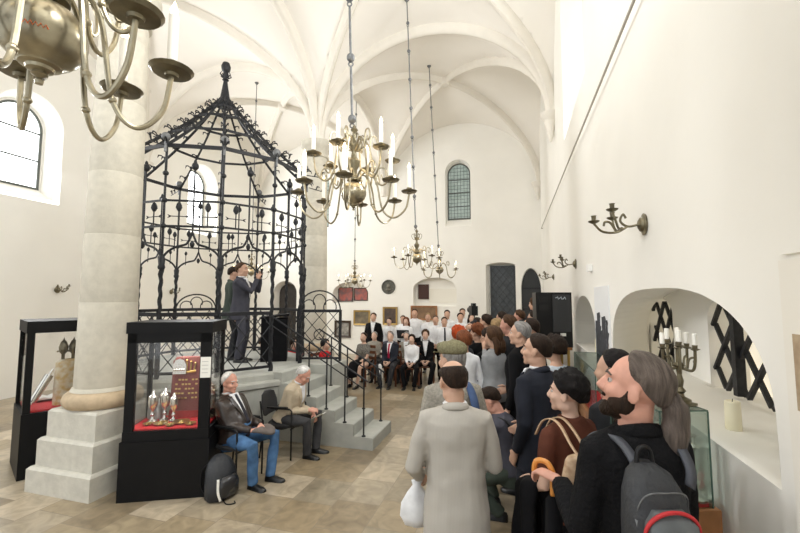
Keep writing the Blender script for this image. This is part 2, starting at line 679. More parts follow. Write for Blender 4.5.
for a, b in FARW:
    wn += 1
    f = MB()
    y = YF + 0.34
    for z in (5.0, 5.45, 5.95, 6.45):
        f.box((a, y - 0.035, z - 0.014), (b, y, z + 0.014))
    nn = 7
    for i in range(1, nn):
        xx = a + (b - a) * i / nn
        f.box((xx - 0.005, y - 0.02, 4.94), (xx + 0.005, y, 6.98))
    for i in range(1, 16):
        z = 4.94 + i * 0.13
        f.box((a, y - 0.015, z - 0.004), (b, y, z + 0.004))
    po, pi = arch_poly(a, b, 4.94, 6.64, 7.06), arch_poly(a + 0.04, b - 0.04, 4.98, 6.64, 7.02)
    n = len(po)
    for i in range(n):
        j = (i + 1) % n
        f.loft([[(po[i][0], y - 0.04, po[i][1]), (pi[i][0], y - 0.04, pi[i][1]), (pi[i][0], y, pi[i][1]), (po[i][0], y, po[i][1])],
                [(po[j][0], y - 0.04, po[j][1]), (pi[j][0], y - 0.04, pi[j][1]), (pi[j][0], y, pi[j][1]), (po[j][0], y, po[j][1])]], True)
    fo = struct('window_%d' % wn, f, LEADM)
    g = MB()
    g.prism(arch_poly(a, b, 4.94, 6.64, 7.06), Matrix(((1, 0, 0, 0), (0, 0, 1, 0), (0, 1, 0, 0), (0, 0, 0, 1))), y, y + 0.02)
    struct('window_pane', g, LEADED, fo)

NICHEP = mat('beige_glow_sheet', (0.62, 0.56, 0.44), 0.6, emit=(0.95, 0.86, 0.68), estr=0.75)  # glowing sheets added behind the grilles to brighten the niche
for a, b in ((2.60, 3.62), (4.34, 5.0)):
    wn += 1
    g = MB()
    g.prism(arch_poly(a, b, 1.43, 1.95, 2.14), Matrix(((0, 0, 1, 0), (1, 0, 0, 0), (0, 1, 0, 0), (0, 0, 0, 1))), XR + 0.80, XR + 0.82)
    struct('window_%d' % wn, g, NICHEP)  # added glow sheet, numbered along with the windows

# doors in the far wall --------------------------------------------------
IRONDOOR = mat('iron_door_plate', (0.075, 0.085, 0.095), 0.55, metal=0.3, vary=0.25, vscale=6)
mb = MB()
y = YF + 0.30
mb.box((-0.86, y, 0), (-0.04, y + 0.05, 3.24))
d1 = struct('door_1', mb, IRONDOOR)
m = MB()
for i in range(-8, 14):
    z0 = i * 0.3
    for s in (1, -1):
        pts = []
        for xx in (-0.86, -0.04):
            z = z0 + (xx + 0.86) * 1.25 if s == 1 else z0 + (-0.04 - xx) * 1.25
            pts.append([xx, z])
        (xa, za), (xb, zb) = pts
        if za > zb:
            xa, za, xb, zb = xb, zb, xa, za
        if zb <= 0.05 or za >= 3.2:
            continue
        if za < 0.02:
            xa += (xb - xa) * (0.02 - za) / (zb - za); za = 0.02
        if zb > 3.22:
            xb = xa + (xb - xa) * (3.22 - za) / (zb - za); zb = 3.22
        m.bar((xa, y - 0.01, za), (xb, y - 0.01, zb), 0.035, 0.02)
for xx in (-0.85, -0.05):
    m.bar((xx, y - 0.012, 0), (xx, y - 0.012, 3.24), 0.06, 0.03)
m.bar((-0.86, y - 0.012, 3.22), (-0.04, y - 0.012, 3.22), 0.06, 0.03)
struct('diamond_straps', m, mat('door_straps', (0.05, 0.055, 0.06), 0.5, metal=0.4), d1)
mb = MB()
mb.prism(arch_poly(0.17, 0.80, 0.0, 2.35, 3.08), Matrix(((1, 0, 0, 0), (0, 0, 1, 0), (0, 1, 0, 0), (0, 0, 0, 1))), YF + 0.16, YF + 0.22)
d2 = struct('door_2', mb, mat('black_door', (0.018, 0.02, 0.022), 0.5, vary=0.2))
m = MB()
for z in (0.7, 1.7, 2.4):
    m.box((0.2, YF + 0.14, z), (0.78, YF + 0.16, z + 0.05))
m.lathe([(0.0, 0), (0.03, 0), (0.03, 0.02), (0.0, 0.02)], 10, (0.27, YF + 0.14, 1.1))
struct('door_strap', m, IRON, d2)
mb = MB()
mb.prism(arch_poly(-9.38, -8.52, 0.0, 2.28, 2.68), Matrix(((1, 0, 0, 0), (0, 0, 1, 0), (0, 1, 0, 0), (0, 0, 0, 1))), YF + 0.3, YF + 0.36)
d3 = struct('door_3', mb, mat('dark_door_wood', (0.03, 0.024, 0.02), 0.5, vary=0.3))
m = MB()
for xx in (-9.28, -8.9):
    for z in (0.3, 1.3):
        m.box((xx, YF + 0.28, z), (xx + 0.3, YF + 0.3, z + 0.75))
struct('door_panel', m, mat('dark_door_wood', (0, 0, 0)), d3)

# ------------------------------------------------------------------ the two columns


def column(y, label, r0=0.30, r1=0.262):
    t = empty('stone_column', (XC, y, 0), 0, label, 'column', 'limestone columns of the hall')
    for i, (h, z0, z1) in enumerate(((0.47, 0, 0.26), (0.415, 0.26, 0.56), (0.36, 0.56, 0.86))):
        b = MB()
        e = 0.025
        sq = lambda q, z: [(-q, -q, z), (q, -q, z), (q, q, z), (-q, q, z)]
        b.loft([sq(h, z0), sq(h, z1 - e), sq(h - e, z1)])
        b.build('plinth_step', STONE_D, t, smooth=False)
    b = MB()
    b.lathe([(0.30, 0.86), (0.36, 0.865), (0.395, 0.90), (0.40, 0.95), (0.385, 1.0), (0.34, 1.035), (0.30, 1.04)], 40)
    b.build('base_moulding', TORUSM, t)
    prof = [(r0 + 0.03, 1.04), (r0 + 0.01, 1.08)]
    joints = [1.08, 2.05, 2.85, 3.6, 4.5, 5.3, 5.55]
    for a, c in zip(joints[:-1], joints[1:]):
        ra = r0 + (r1 - r0) * (a - 1.08) / 4.4
        rc = r0 + (r1 - r0) * (c - 1.08) / 4.4
        prof += [(ra - 0.004, a), (ra, a + 0.012), (rc, c - 0.012), (rc - 0.004, c)]
    b = MB()
    b.lathe(prof, 48)
    b.build('shaft', STONE, t, angle=60)
    b = MB()
    b.lathe([(r1, 5.55), (r1 + 0.03, 5.57), (r1 + 0.03, 5.61), (r1 + 0.01, 5.63), (r1 + 0.02, 5.70), (r1 + 0.1, 5.8), (r1 + 0.13, 5.84), (r1 + 0.13, 5.96), (0.1, 5.97)], 8 * 5)
    b.build('capital', STONE, t)
    return t


column(YC1, 'stout limestone column on a stepped base beside the black display case')
column(YC2, 'pale stone column standing behind the iron canopy and its stairs')

# ------------------------------------------------------------------ platform, stairs and iron canopy
BC = V((-5.06, 5.9, 0))
BR = 1.5
A0 = R(-48.7)
PH = 0.99


def bp(k, r=BR, z=0.0):
    """point over corner k (0..12, fractions allowed along the side) of the twelve-sided plan"""
    i = math.floor(k)
    f = k - i
    a, b = A0 + i * math.pi / 6, A0 + (i + 1) * math.pi / 6
    p = V((math.cos(a), math.sin(a), 0)) * (1 - f) + V((math.cos(b), math.sin(b), 0)) * f
    return V((p.x * r, p.y * r, z))


t = empty('bimah_platform', BC, 0, 'grey stone twelve-sided platform with a flight of steps under the iron canopy', 'platform')


def drum(name, prof):
    m = MB()
    m.loft([[bp(i, r, z) for i in range(12)] for r, z in prof])
    return m.build(name, PLATM, t, smooth=False)


drum('lower_drum', [(1.70, 0), (1.70, 0.78), (1.73, 0.80), (1.73, 0.86), (1.71, 0.88)])
drum('upper_drum', [(1.62, 0.88), (1.62, 0.96), (1.60, PH)])
SX = [-1.95 - 0.29 * i for i in range(6)]
for i, x in enumerate(SX):
    m = MB()
    z0, z1 = 0.165 * i, 0.165 * (i + 1) - (0.006 if i == 5 else 0)
    e = 0.012
    lo, hi = V((-3.75, 5.36, 0)) - BC, V((x, 6.2, 0)) - BC
    m.loft([[(lo.x, lo.y, z0), (hi.x, lo.y, z0), (hi.x, hi.y, z0), (lo.x, hi.y, z0)],
            [(lo.x, lo.y, z1 - e), (hi.x, lo.y, z1 - e), (hi.x, hi.y, z1 - e), (lo.x, hi.y, z1 - e)],
            [(lo.x, lo.y, z1), (hi.x - e, lo.y, z1), (hi.x - e, hi.y, z1), (lo.x, hi.y, z1)]])
    m.build('step', PLATM, t, smooth=False)
m = MB()
m.box(V((-3.85, 6.2, 0)) - BC, V((-2.98, 6.86, PH - 0.01)) - BC)
m.build('landing_block', PLATM, t, smooth=False)

cage = empty('iron_canopy', (BC.x, BC.y, PH), 0, 'tall black wrought-iron canopy with a pointed open roof on the stone platform', 'canopy')
cage.scale = (1, 1, 1.085)
Z = lambda z: z - PH
EZ = 4.03
APEX = 5.36


def flower(m, p, s=1.0, up=1):
    """tulip bud on a stem tip"""
    p = V(p)
    m.lathe([(0.0, 0), (0.012 * s, 0.0), (0.034 * s, 0.035 * s * up), (0.03 * s, 0.06 * s * up), (0.018 * s, 0.085 * s * up), (0.0, 0.10 * s * up)], 7, p)


for k in range(12):
    m = MB()
    p = bp(k)
    seg = 40
    rings = []
    for i in range(seg + 1):        # twisted lower shaft
        z = PH + (2.42 - PH) * i / seg
        tw = i * 0.45
        r = 0.025 if 3 < i < seg - 3 else 0.031
        rings.append([V((p.x + r * math.cos(q + tw) * (1.25 if j % 2 == 0 else 0.85), p.y + r * math.sin(q + tw) * (1.25 if j % 2 == 0 else 0.85), Z(z)))
                      for j, q in enumerate([math.pi / 3 * h for h in range(6)])])
    m.loft(rings)
    m.lathe([(0.038, Z(2.38)), (0.05, Z(2.41)), (0.04, Z(2.44)), (0.048, Z(2.52)), (0.024, Z(2.56))], 10, (p.x, p.y, 0))
    m.tube([(p.x, p.y, Z(2.5)), (p.x, p.y, Z(3.3)), (p.x, p.y, Z(EZ))], [0.018, 0.016, 0.018], 8)
    for z in (2.95, 3.29, 3.65):
        m.ell((p.x, p.y, Z(z)), (0.042, 0.042, 0.035), 8, 5)
    m.build('post', IRON, cage)
for k in range(12):
    m = MB()
    p = bp(k, 1.53)
    m.ell((p.x, p.y, Z(EZ + 0.10)), 0.062, 12, 8)
    m.tube([(p.x, p.y, Z(EZ - 0.1)), (p.x, p.y, Z(EZ + 0.06))], 0.02, 6)
    m.build('eave_ball', IRONG, cage)
for z, w, h, r in ((EZ, 0.026, 0.05, BR), (3.29, 0.018, 0.026, BR), (2.95, 0.018, 0.026, BR)):
    m = MB()
    for k in range(12):
        m.bar(bp(k, r, Z(z)), bp(k + 1, r, Z(z)), w, h)
    m.build('ring_band', IRON, cage)
# roof rings and rafters


def roof_pt(k, f):
    """f 0 at the eave, 1 at the apex; a slightly hollow cone"""
    r = BR * (1 - f) + 0.07 * f - 0.10 * math.sin(math.pi * f)
    z = EZ + (APEX - EZ) * f
    return bp(k, r, Z(z))


for f in (0.36, 0.66, 0.84):
    m = MB()
    for k in range(12):
        m.bar(roof_pt(k, f), roof_pt(k + 1, f), 0.022, 0.035)
    m.build('ring_band', IRON, cage)
for k in range(12):
    m = MB()
    pts = [roof_pt(k, i / 10) for i in range(11)]
    m.tube(pts, 0.019, 6)
    ro = m.build('rafter', IRON, cage)
    c = MB()
    c.tube([p + V((0, 0, 0.02)) for p in pts], 0.012, 5)
    ang = A0 + k * math.pi / 6
    out = V((math.cos(ang), math.sin(ang), 0))
    sd = V((-out.y, out.x, 0))
    for f in (0.0, 0.12, 0.24, 0.37, 0.50, 0.62, 0.74, 0.86):
        p = roof_pt(k, f)
        s_ = 1 - 0.35 * f
        nrm = (out * 0.65 + V((0, 0, 0.76)))
        for sg in (-1, 1):
            q = p + nrm * 0.02
            e1 = q + (nrm * 0.065 + sd * (0.04 * sg) + out * 0.02) * s_
            e2 = e1 + (out * 0.045 + sd * (0.015 * sg)) * s_
            e3 = e2 + (out * 0.02 - V((0, 0, 0.045))) * s_
            c.tube([q, e1, e2, e3], [0.008, 0.010, 0.013, 0.005], 5)
        c.ell(p + nrm * 0.03, 0.03 * s_, 7, 5)
    c.build('leaf_crockets', IRON, ro)
# curled leaves reaching out past the eave
m = MB()
for k in range(12):
    p = bp(k, 1.56, Z(EZ - 0.02))
    o_ = bp(k, 1.0).normalized()
    m.tube([p, p + o_ * 0.3 - V((0, 0, 0.05))], 0.008, 5)
    for d in (0.14, 0.26):
        q = p + o_ * d - V((0, 0, 0.03))
        m.tube([q, q + V((0, 0, 0.07)) + o_ * 0.03, q + V((0, 0, 0.06)) + o_ * 0.08], [0.01, 0.016, 0.006], 5)
m.build('eave_leaves', IRON, cage)
# ogee arches between the posts
for k in range(12):
    m = MB()
    n = 12
    L, Rr = [], []
    for i in range(n + 1):
        f = i / n
        x = 0.5 * f
        if f < 0.7:
            a = f / 0.7 * R(78)
            z = 2.47 + 0.24 * math.sin(a)
            xx = 0.38 * (1 - math.cos(a)) / (1 - math.cos(R(78)))
        else:
            g = (f - 0.7) / 0.3
            xx = 0.38 + 0.12 * g
            z = 2.47 + 0.235 + 0.15 * g ** 1.8 + 0.02 * g
        L.append(bp(k + min(xx, 0.4999), BR, Z(z)))
        Rr.append(bp(k + max(0.5001, 1 - xx), BR, Z(z)))
    m.tube(L, 0.016, 6)
    m.tube(Rr, 0.016, 6)
    p = bp(k + 0.5, BR)
    m.tube([(p.x, p.y, Z(2.84)), (p.x, p.y, Z(3.72))], 0.013, 6)
    m.ell((p.x, p.y, Z(3.76)), (0.05, 0.05, 0.055), 9, 6)
    flower(m, (p.x, p.y, Z(3.79)), 0.7)
    flower(m, (p.x, p.y, Z(2.76)), 1.0, -1)
    # cusp buds inside and buds above the arch
    for f in (0.2, 0.8):
        q = bp(k + f, BR)
        m.tube([(q.x, q.y, Z(2.62)), (q.x, q.y, Z(2.80))], 0.007, 5)
        flower(m, (q.x, q.y, Z(2.80)), 0.8)
    m.build('ogee_arch', IRON, cage)
for k in range(12):
    for f in (0.25, 0.75):
        m = MB()
        q = bp(k + f, BR)
        d = (bp(k + 0.9) - bp(k + 0.1)).normalized()
        m.tube([(q.x, q.y, Z(2.95)), (q.x, q.y, Z(3.16))], 0.009, 6)
        flower(m, (q.x, q.y, Z(3.15)), 1.3)
        c = V((q.x, q.y, Z(3.08)))
        m.tube([c - d * 0.11, c + d * 0.11], 0.006, 5)
        for s in (-1, 1):
            e = c + d * 0.11 * s
            m.tube([e, e + d * 0.035 * s + V((0, 0, 0.022))], [0.012, 0.003], 5)
            m.tube([e, e + d * 0.035 * s - V((0, 0, 0.022))], [0.012, 0.003], 5)
        m.build('flower_spike', IRON, cage)
m = MB()
m.lathe([(0.14, Z(5.22)), (0.15, Z(5.27)), (0.10, Z(5.33)), (0.085, Z(5.38)), (0.055, Z(5.55)), (0.035, Z(5.68)), (0.06, Z(5.70)), (0.03, Z(5.73)),
         (0.055, Z(5.78)), (0.04, Z(5.84)), (0.075, Z(5.87)), (0.085, Z(5.93)), (0.06, Z(6.0)), (0.0, Z(6.02))], 14)
for i in range(6):
    a = i * math.pi / 3
    o_ = V((math.cos(a), math.sin(a), 0))
    m.tube([o_ * 0.04 + V((0, 0, Z(5.74))), o_ * 0.1 + V((0, 0, Z(5.78))), o_ * 0.07 + V((0, 0, Z(5.84)))], [0.012, 0.012, 0.005], 5)
m.build('finial', IRON, cage)


def lattice(m, a, b, z0, z1, nx, w=0.012):
    """crossed diagonal bars between plan points a and b"""
    a, b = V(a), V(b)
    L = (b - a).length
    d = (b - a) / L
    st = L / nx
    slope = 1.15
    k = -int((z1 - z0) / slope / st) - 1
    while k <= nx + int((z1 - z0) / slope / st) + 1:
        for s in (1, -1):
            x0, x1 = k * st, k * st + s * (z1 - z0) / slope
            za, zb = z0, z1
            pa, pb = [x0, za], [x1, zb]
            for q, r_ in ((pa, pb), (pb, pa)):
                for lim in (0.0, L):
                    if (q[0] < lim if lim == 0 else q[0] > lim) and r_[0] != q[0]:
                        f = (lim - q[0]) / (r_[0] - q[0])
                        q[1] += (r_[1] - q[1]) * f
                        q[0] = lim
            if abs(pa[0] - pb[0]) > 0.02 and min(pa[1], pb[1]) >= z0 - 1e-3 and max(pa[1], pb[1]) <= z1 + 1e-3:
                m.bar(a + d * pa[0] + V((0, 0, pa[1])), a + d * pb[0] + V((0, 0, pb[1])), w, w)
        k += 1


def trefoil(m, a, b, z, h, r=0.013):
    a, b = V(a), V(b)
    c, hv = (a + b) / 2, (b - a) / 2
    P = lambda t, q: c + hv * t + V((0, 0, z + q))
    m.tube([P(math.cos(x), h * math.sin(x)) for x in [math.pi * i / 16 for i in range(17)]], r, 6)
    for s in (-1, 0, 1):
        cx, cz, rr = s * 0.5, (0.45 if s == 0 else 0.18) * h, 0.30
        m.tube([P(cx + rr * math.cos(x), cz + rr * h * 1.25 * math.sin(x)) for x in [R(-25) + R(230) * i / 12 for i in range(13)]], r * 0.75, 5)


for k in range(12):
    if k == 1:      # the side the stairs reach
        continue
    m = MB()
    a, b = bp(k + 0.02), bp(k + 0.98 if k + 0.98 < k + 1 else k)
    z0, z1 = Z(1.055), Z(1.80)
    for z, w in ((z0, 0.035), (z1, 0.05)):
        m.bar(a + V((0, 0, z)), b + V((0, 0, z)), w, w)
    for p in (a, b):
        m.bar(p + V((0, 0, z0)), p + V((0, 0, z1)), 0.03)
    lattice(m, a, b, z0, z1, 3)
    if k in (6, 8):
        trefoil(m, a, b, z1, 0.28)
    m.build('lattice_panel', IRON, cage)

g = empty('iron_gate', (-3.73, 6.36, PH), 0, 'open black iron lattice gate with a trefoil top at the head of the stairs', 'gate')
a, b = V((0, 0, 0)), V((0.70, 0.25, 0))
m = MB()
for p in (a, b):
    m.bar(p + V((0, 0, 0.0)), p + V((0, 0, 0.90)), 0.04)
m.bar(a + V((0, 0, 0.05)), b + V((0, 0, 0.05)), 0.035)
m.bar(a + V((0, 0, 0.88)), b + V((0, 0, 0.88)), 0.05)
m.build('gate_frame', IRON, g)
m = MB()
lattice(m, a, b, 0.06, 0.87, 3)
c = (a + b) / 2 + V((0, 0, 0.46))
d = (b - a).normalized()
m.tube([c + d * (0.09 * math.cos(x)) + V((0, 0, 0.09 * math.sin(x))) for x in [2 * math.pi * i / 16 for i in range(17)]], 0.01, 5)
m.build('lattice', IRON, g)
m = MB()
trefoil(m, a, b, 0.88, 0.36)
m.build('trefoil_arch', IRON, g)

# handrails of the stairs
for y, lab in ((5.40, 'black iron handrail on the near side of the platform steps'), (6.14, 'black iron handrail on the far side of the platform steps')):
    h = empty('stair_handrail', (-2.1, y, 0.165), 0, lab, 'handrail', 'handrails of the platform steps')
    zr = lambda x: 0.79 + (-2.1 - x) * 0.569
    m = MB()
    xe = -3.72 if y < 6 else -3.2
    pts = [(x + 2.1, 0, zr(x)) for x in (-2.04, -2.6, -3.2, xe)]
    m.tube(pts, 0.014, 8)
    m.tube([(x + 2.1, 0, zr(x) - 0.14) for x in (-2.1, xe)], 0.009, 6)
    m.build('rail', IRON, h)
    for i in range(4):
        x = -2.1 - 0.29 * i
        m = MB()
        m.tube([(x + 2.1, 0, 0.165 * i), (x + 2.1, 0, zr(x))], 0.012, 8)
        m.lathe([(0.03, 0), (0.03, 0.012), (0.014, 0.02)], 8, (x + 2.1, 0, 0.165 * i))
        m.build('baluster', IRON, h)

# ------------------------------------------------------------------ chandeliers


def bez(p, n=10):
    """smooth curve through control points (Catmull-Rom)"""
    p = [V(q) for q in p]
    q = [p[0] * 2 - p[1]] + p + [p[-1] * 2 - p[-2]]
    out = []
    for i in range(1, len(q) - 2):
        for j in range(n):
            t = j / n
            a, b, c, d = q[i - 1], q[i], q[i + 1], q[i + 2]
            out.append(0.5 * ((2 * b) + (c - a) * t + (2 * a - 5 * b + 4 * c - d) * t * t + (3 * b - a - 3 * c + d) * t ** 3))
    out.append(q[-2])
    return out


def vault_height(x, y):
    for x0, x1 in BX:
        for y0, y1 in BY:
            if x0 <= x <= x1 and y0 <= y <= y1:
                return vz((2 * x - x0 - x1) / (x1 - x0), (2 * y - y0 - y1) / (y1 - y0))
    return SPR


def chandelier(loc, label, S, tiers, lamp, lean=(0, 0), lit=True, inscription=False, candle=0.20):
    t = empty('chandelier', loc, 0.2, label, 'chandelier', 'brass chandeliers of the hall')
    m = MB()
    m.lathe([(0.0, -0.232 * S), (0.014 * S, -0.23 * S), (0.017 * S, -0.215 * S), (0.010 * S, -0.205 * S), (0.018 * S, -0.195 * S), (0.03 * S, -0.188 * S), (0.026 * S, -0.175 * S), (0.048 * S, -0.168 * S),
             (0.052 * S, -0.155 * S), (0.075 * S, -0.148 * S), (0.08 * S, -0.138 * S), (0.108 * S, -0.122 * S), (0.142 * S, -0.085 * S), (0.162 * S, -0.03 * S), (0.164 * S, 0.01 * S), (0.15 * S, 0.06 * S), (0.115 * S, 0.105 * S),
             (0.07 * S, 0.13 * S), (0.04 * S, 0.14 * S)], 32)
    ball = m.build('ball', BRASS, t)
    if inscription:
        m = MB()
        pts = []
        for i in range(13):
            a = R(-70) + R(34) * i / 12
            r = 0.163
            pts.append((r * math.cos(a), r * math.sin(a), -0.055 + (0.016 if i % 2 else 0.0)))
        m.tube(pts, 0.0025, 4)
        m.build('painted_mark', mat('orange_paint', (0.75, 0.16, 0.03), 0.6), ball)
    m = MB()
    m.lathe([(0.04 * S, 0.13 * S), (0.09 * S, 0.16 * S), (0.09 * S, 0.19 * S), (0.05 * S, 0.22 * S), (0.04 * S, 0.30 * S), (0.075 * S, 0.36 * S), (0.08 * S, 0.42 * S), (0.04 * S, 0.47 * S), (0.03 * S, 0.55 * S),
             (0.06 * S, 0.60 * S), (0.065 * S, 0.64 * S), (0.03 * S, 0.68 * S), (0.025 * S, 0.8 * S), (0.05 * S, 0.84 * S), (0.02 * S, 0.88 * S), (0.015 * S, 0.9 * S)], 20)
    for i in range(6):
        a = i * math.pi / 3
        o_ = V((math.cos(a), math.sin(a), 0)) * S
        m.tube(bez([o_ * 0.03 + V((0, 0, 0.56 * S)), o_ * 0.12 + V((0, 0, 0.60 * S)), o_ * 0.16 + V((0, 0, 0.70 * S)), o_ * 0.11 + V((0, 0, 0.76 * S)), o_ * 0.08 + V((0, 0, 0.70 * S))], 5),
               [0.008 * S] * 21, 5)
    m.build('stem', BRASSD, t)
    # rod of linked bars and balls
    m = MB()
    x1, y1 = lean
    ca, sa = math.cos(0.2), math.sin(0.2)
    H = vault_height(loc[0] + x1 * ca - y1 * sa, loc[1] + x1 * sa + y1 * ca) - loc[2] + 0.02
    n = max(2, int(round((H - 0.9 * S) / (0.85 * max(S, 0.75)))))
    P = lambda z: V((x1 * z / H, y1 * z / H, z))
    zz = [0.9 * S + (H - 0.9 * S) * i / n for i in range(n + 1)]
    for a, b in zip(zz[:-1], zz[1:]):
        m.tube([P(a + 0.1 * S), P(b - 0.04 * S)], 0.012 * S + 0.004, 8)
        m.ell(P(a + 0.09 * S), (0.055 * S, 0.055 * S, 0.06 * S), 12, 8)
        m.tube([P(a) + V((0.03 * S * math.cos(q), 0, 0.03 * S * math.sin(q))) for q in [2 * math.pi * i / 10 for i in range(11)]], 0.009 * S + 0.002, 5)
    m.lathe([(0.0, H - 0.03), (0.06, H - 0.03), (0.03, H - 0.08), (0.0, H - 0.08)], 10, (x1, y1, 0))
    m.build('suspension_rod', IRONG, t)
    for ti, (n, rad, z, ph) in enumerate(tiers):
        proto = None
        for i in range(n):
            a = ph + 2 * math.pi * i / n
            if proto is None:
                m = MB()
                z0 = 0.17 * S if ti == 0 else 0.62 * S
                d = rad
                pts = bez([(0.05 * S, 0, z0), (0.22 * d, 0, z0 + 0.10 * S), (0.40 * d, 0, z0 - 0.02 * S), (0.52 * d, 0, z - 0.22 * S), (0.72 * d, 0, z - 0.33 * S), (0.93 * d, 0, z - 0.22 * S), (d, 0, z - 0.02 * S)], 8)
                m.tube(pts, [0.0125 * S] * len(pts), 8)
                sc = bez([(0.40 * d, 0, z0 - 0.02 * S), (0.44 * d, 0, z0 + 0.14 * S), (0.56 * d, 0, z0 + 0.15 * S), (0.60 * d, 0, z0 + 0.05 * S), (0.53 * d, 0, z0 + 0.01 * S), (0.50 * d, 0, z0 + 0.07 * S)], 5)
                m.tube(sc, [0.010 * S] * len(sc), 6)
                m.ell((0.52 * d, 0, z - 0.22 * S), 0.020 * S, 8, 6)
                proto = m.build('arm', BRASS, t)
                m = MB()
                m.lathe([(0.0, z - 0.02 * S), (0.03 * S, z - 0.02 * S), (0.035 * S, z - 0.005 * S), (0.09 * S, z), (0.105 * S, z + 0.018 * S), (0.10 * S, z + 0.02 * S), (0.04 * S, z + 0.01 * S),
                         (0.03 * S, z + 0.02 * S), (0.036 * S, z + 0.05 * S), (0.03 * S, z + 0.06 * S), (0.0, z + 0.06 * S)], 20, (d, 0, 0))
                m.build('drip_pan', BRASSD, proto)
                m = MB()
                m.lathe([(0.025 * S, z + 0.05 * S), (0.025 * S, z + (0.05 + candle) * S), (0.0, z + (0.055 + candle) * S)], 10, (d, 0, 0))
                m.build('candle', CANDLE, proto)
                m = MB()
                zf = z + (0.05 + candle) * S
                m.lathe([(0.0, zf), (0.016 * S, zf + 0.014 * S), (0.02 * S, zf + 0.03 * S), (0.009 * S, zf + 0.06 * S), (0.0, zf + 0.085 * S)], 8, (d, 0, 0))
                m.build('flame', FLAME, proto)
                proto.rotation_euler = (0, 0, a)
            else:
                c = copy_tree(proto, t)
                c.rotation_euler = (0, 0, a)
    if lamp:
        l = bpy.data.lights.new('candle_light', 'POINT')
        l.energy = lamp
        l.color = (1.0, 0.74, 0.42)
        l.shadow_soft_size = 0.5 * S
        o = bpy.data.objects.new('candle_light', l)
        COL.objects.link(o)
        o.parent = t
        o.location = (0, 0, 0.45 * S)
    return t


FGR, FGP = 0.5, 0.75
chandelier((-1.98, 1.17, 3.26), 'big brass chandelier hanging nearest, its ball cut by the top left corner', 1.0, [(7, FGR, 0.0, FGP), (6, 0.40, 0.42, 0.5)], 6, inscription=True, candle=0.26)
chandelier((-2.0, 4.73, 3.46), 'large lit brass chandelier with two tiers of candles in front of the pale column', 1.0, [(8, 0.72, 0.0, 0.05), (6, 0.52, 0.46, 0.35)], 30, lean=(-0.16, 0), candle=0.26)
chandelier((-1.95, 7.95, 2.92), 'smaller lit chandelier on a beaded rod, left of the pair by the far window', 0.66, [(6, 0.47, 0.0, 0.2)], 14, lean=(-0.2, 0), candle=0.18)
chandelier((-1.98, 10.65, 2.86), 'smaller lit chandelier, right one of the pair, hanging nearest to the far arched window', 0.66, [(6, 0.50, 0.0, 0.5)], 14, lean=(-0.25, 0), candle=0.18)
chandelier((-4.72, 11.3, 2.62), 'small lit chandelier low above the seated audience near the wall niche with pictures', 0.62, [(6, 0.48, 0.0, 0.3)], 14, candle=0.18)
chandelier((-7.4, 9.95, 2.85), 'small chandelier seen through the bars of the iron canopy', 0.62, [(6, 0.48, 0.0, 0.3)], 14, candle=0.18)


def sconce(loc, rz, label):
    """three-branched wall bracket; local +Y is away from the wall"""
    t = empty('wall_sconce', loc, rz, label, 'sconce', 'brass candle sconces on the walls')
    t.scale = (0.88, 0.88, 0.95)
    m = MB()
    M = Matrix.Rotation(R(-90), 3, 'X')
    m.lathe([(0.0, 0), (0.075, 0), (0.08, 0.012), (0.055, 0.02), (0.05, 0.035), (0.025, 0.05), (0.0, 0.055)], 18, (0, 0, 0), M=M)
    m.build('wall_plate', BRASSD, t)
    m = MB()
    ar = [bez([(0, 0.04, 0), (0, 0.12, -0.01), (0, 0.17, 0.03), (0, 0.15, 0.08), (0, 0.13, 0.05)], 6),
          bez([(0, 0.12, -0.01), (0, 0.20, -0.05), (0, 0.30, -0.04), (0, 0.36, 0.02)], 6),
          bez([(0, 0.16, -0.02), (0.06, 0.18, -0.03), (0.11, 0.19, 0.0), (0.12, 0.20, 0.06)], 6),
          bez([(0, 0.16, -0.02), (-0.07, 0.20, -0.03), (-0.12, 0.23, 0.02), (-0.12, 0.25, 0.08)], 6),
          bez([(0, 0.20, -0.05), (0, 0.24, 0.02), (0, 0.28, 0.03), (0, 0.29, 0.0)], 6)]
    for q in ar:
        m.tube(q, [0.009] * len(q), 6)
    m.build('bracket', BRASSD, t)
    for p in ((0, 0.36, 0.02), (0.12, 0.20, 0.06), (-0.12, 0.25, 0.08)):
        m = MB()
        m.lathe([(0.0, 0), (0.012, 0), (0.04, 0.014), (0.044, 0.022), (0.016, 0.02), (0.018, 0.055), (0.022, 0.06), (0.0, 0.06)], 12, p)
        m.build('candle_cup', BRASSD, t)


sconce((XR, 3.05, 2.60), R(90), 'three-branched brass sconce above the grilled niche, nearest of those on the right-hand wall')
sconce((XR, 6.35, 2.60), R(90), 'three-branched brass sconce above the loudspeaker, second along the right-hand wall')
sconce((XR, 9.96, 2.59), R(90), 'small distant brass sconce on the right-hand wall near the black arched door')
sconce((XL, 6.75, 2.29), R(-90), 'brass sconce on the left wall between the column and the glass case')
sconce((XL, 9.97, 2.29), R(-90), 'brass sconce on the left wall seen through the iron canopy')
m = MB()
m.tube([(XR - 0.05, -1.5, 4.02), (XR - 0.05, 2.88, 4.09), (XR - 0.05, 13.3, 4.30)], 0.011, 6)
for yy in (0.5, 13.3):
    m.tube([(XR - 0.05, yy, 4.05 + yy * 0.0187), (XR + 0.02, yy, 4.05 + yy * 0.0187)], 0.014, 6)
tag(m.build('wall_cable', mat('grey_cable', (0.42, 0.39, 0.34), 0.6)), 'thin grey cable running high along the plain right-hand wall', 'cable')

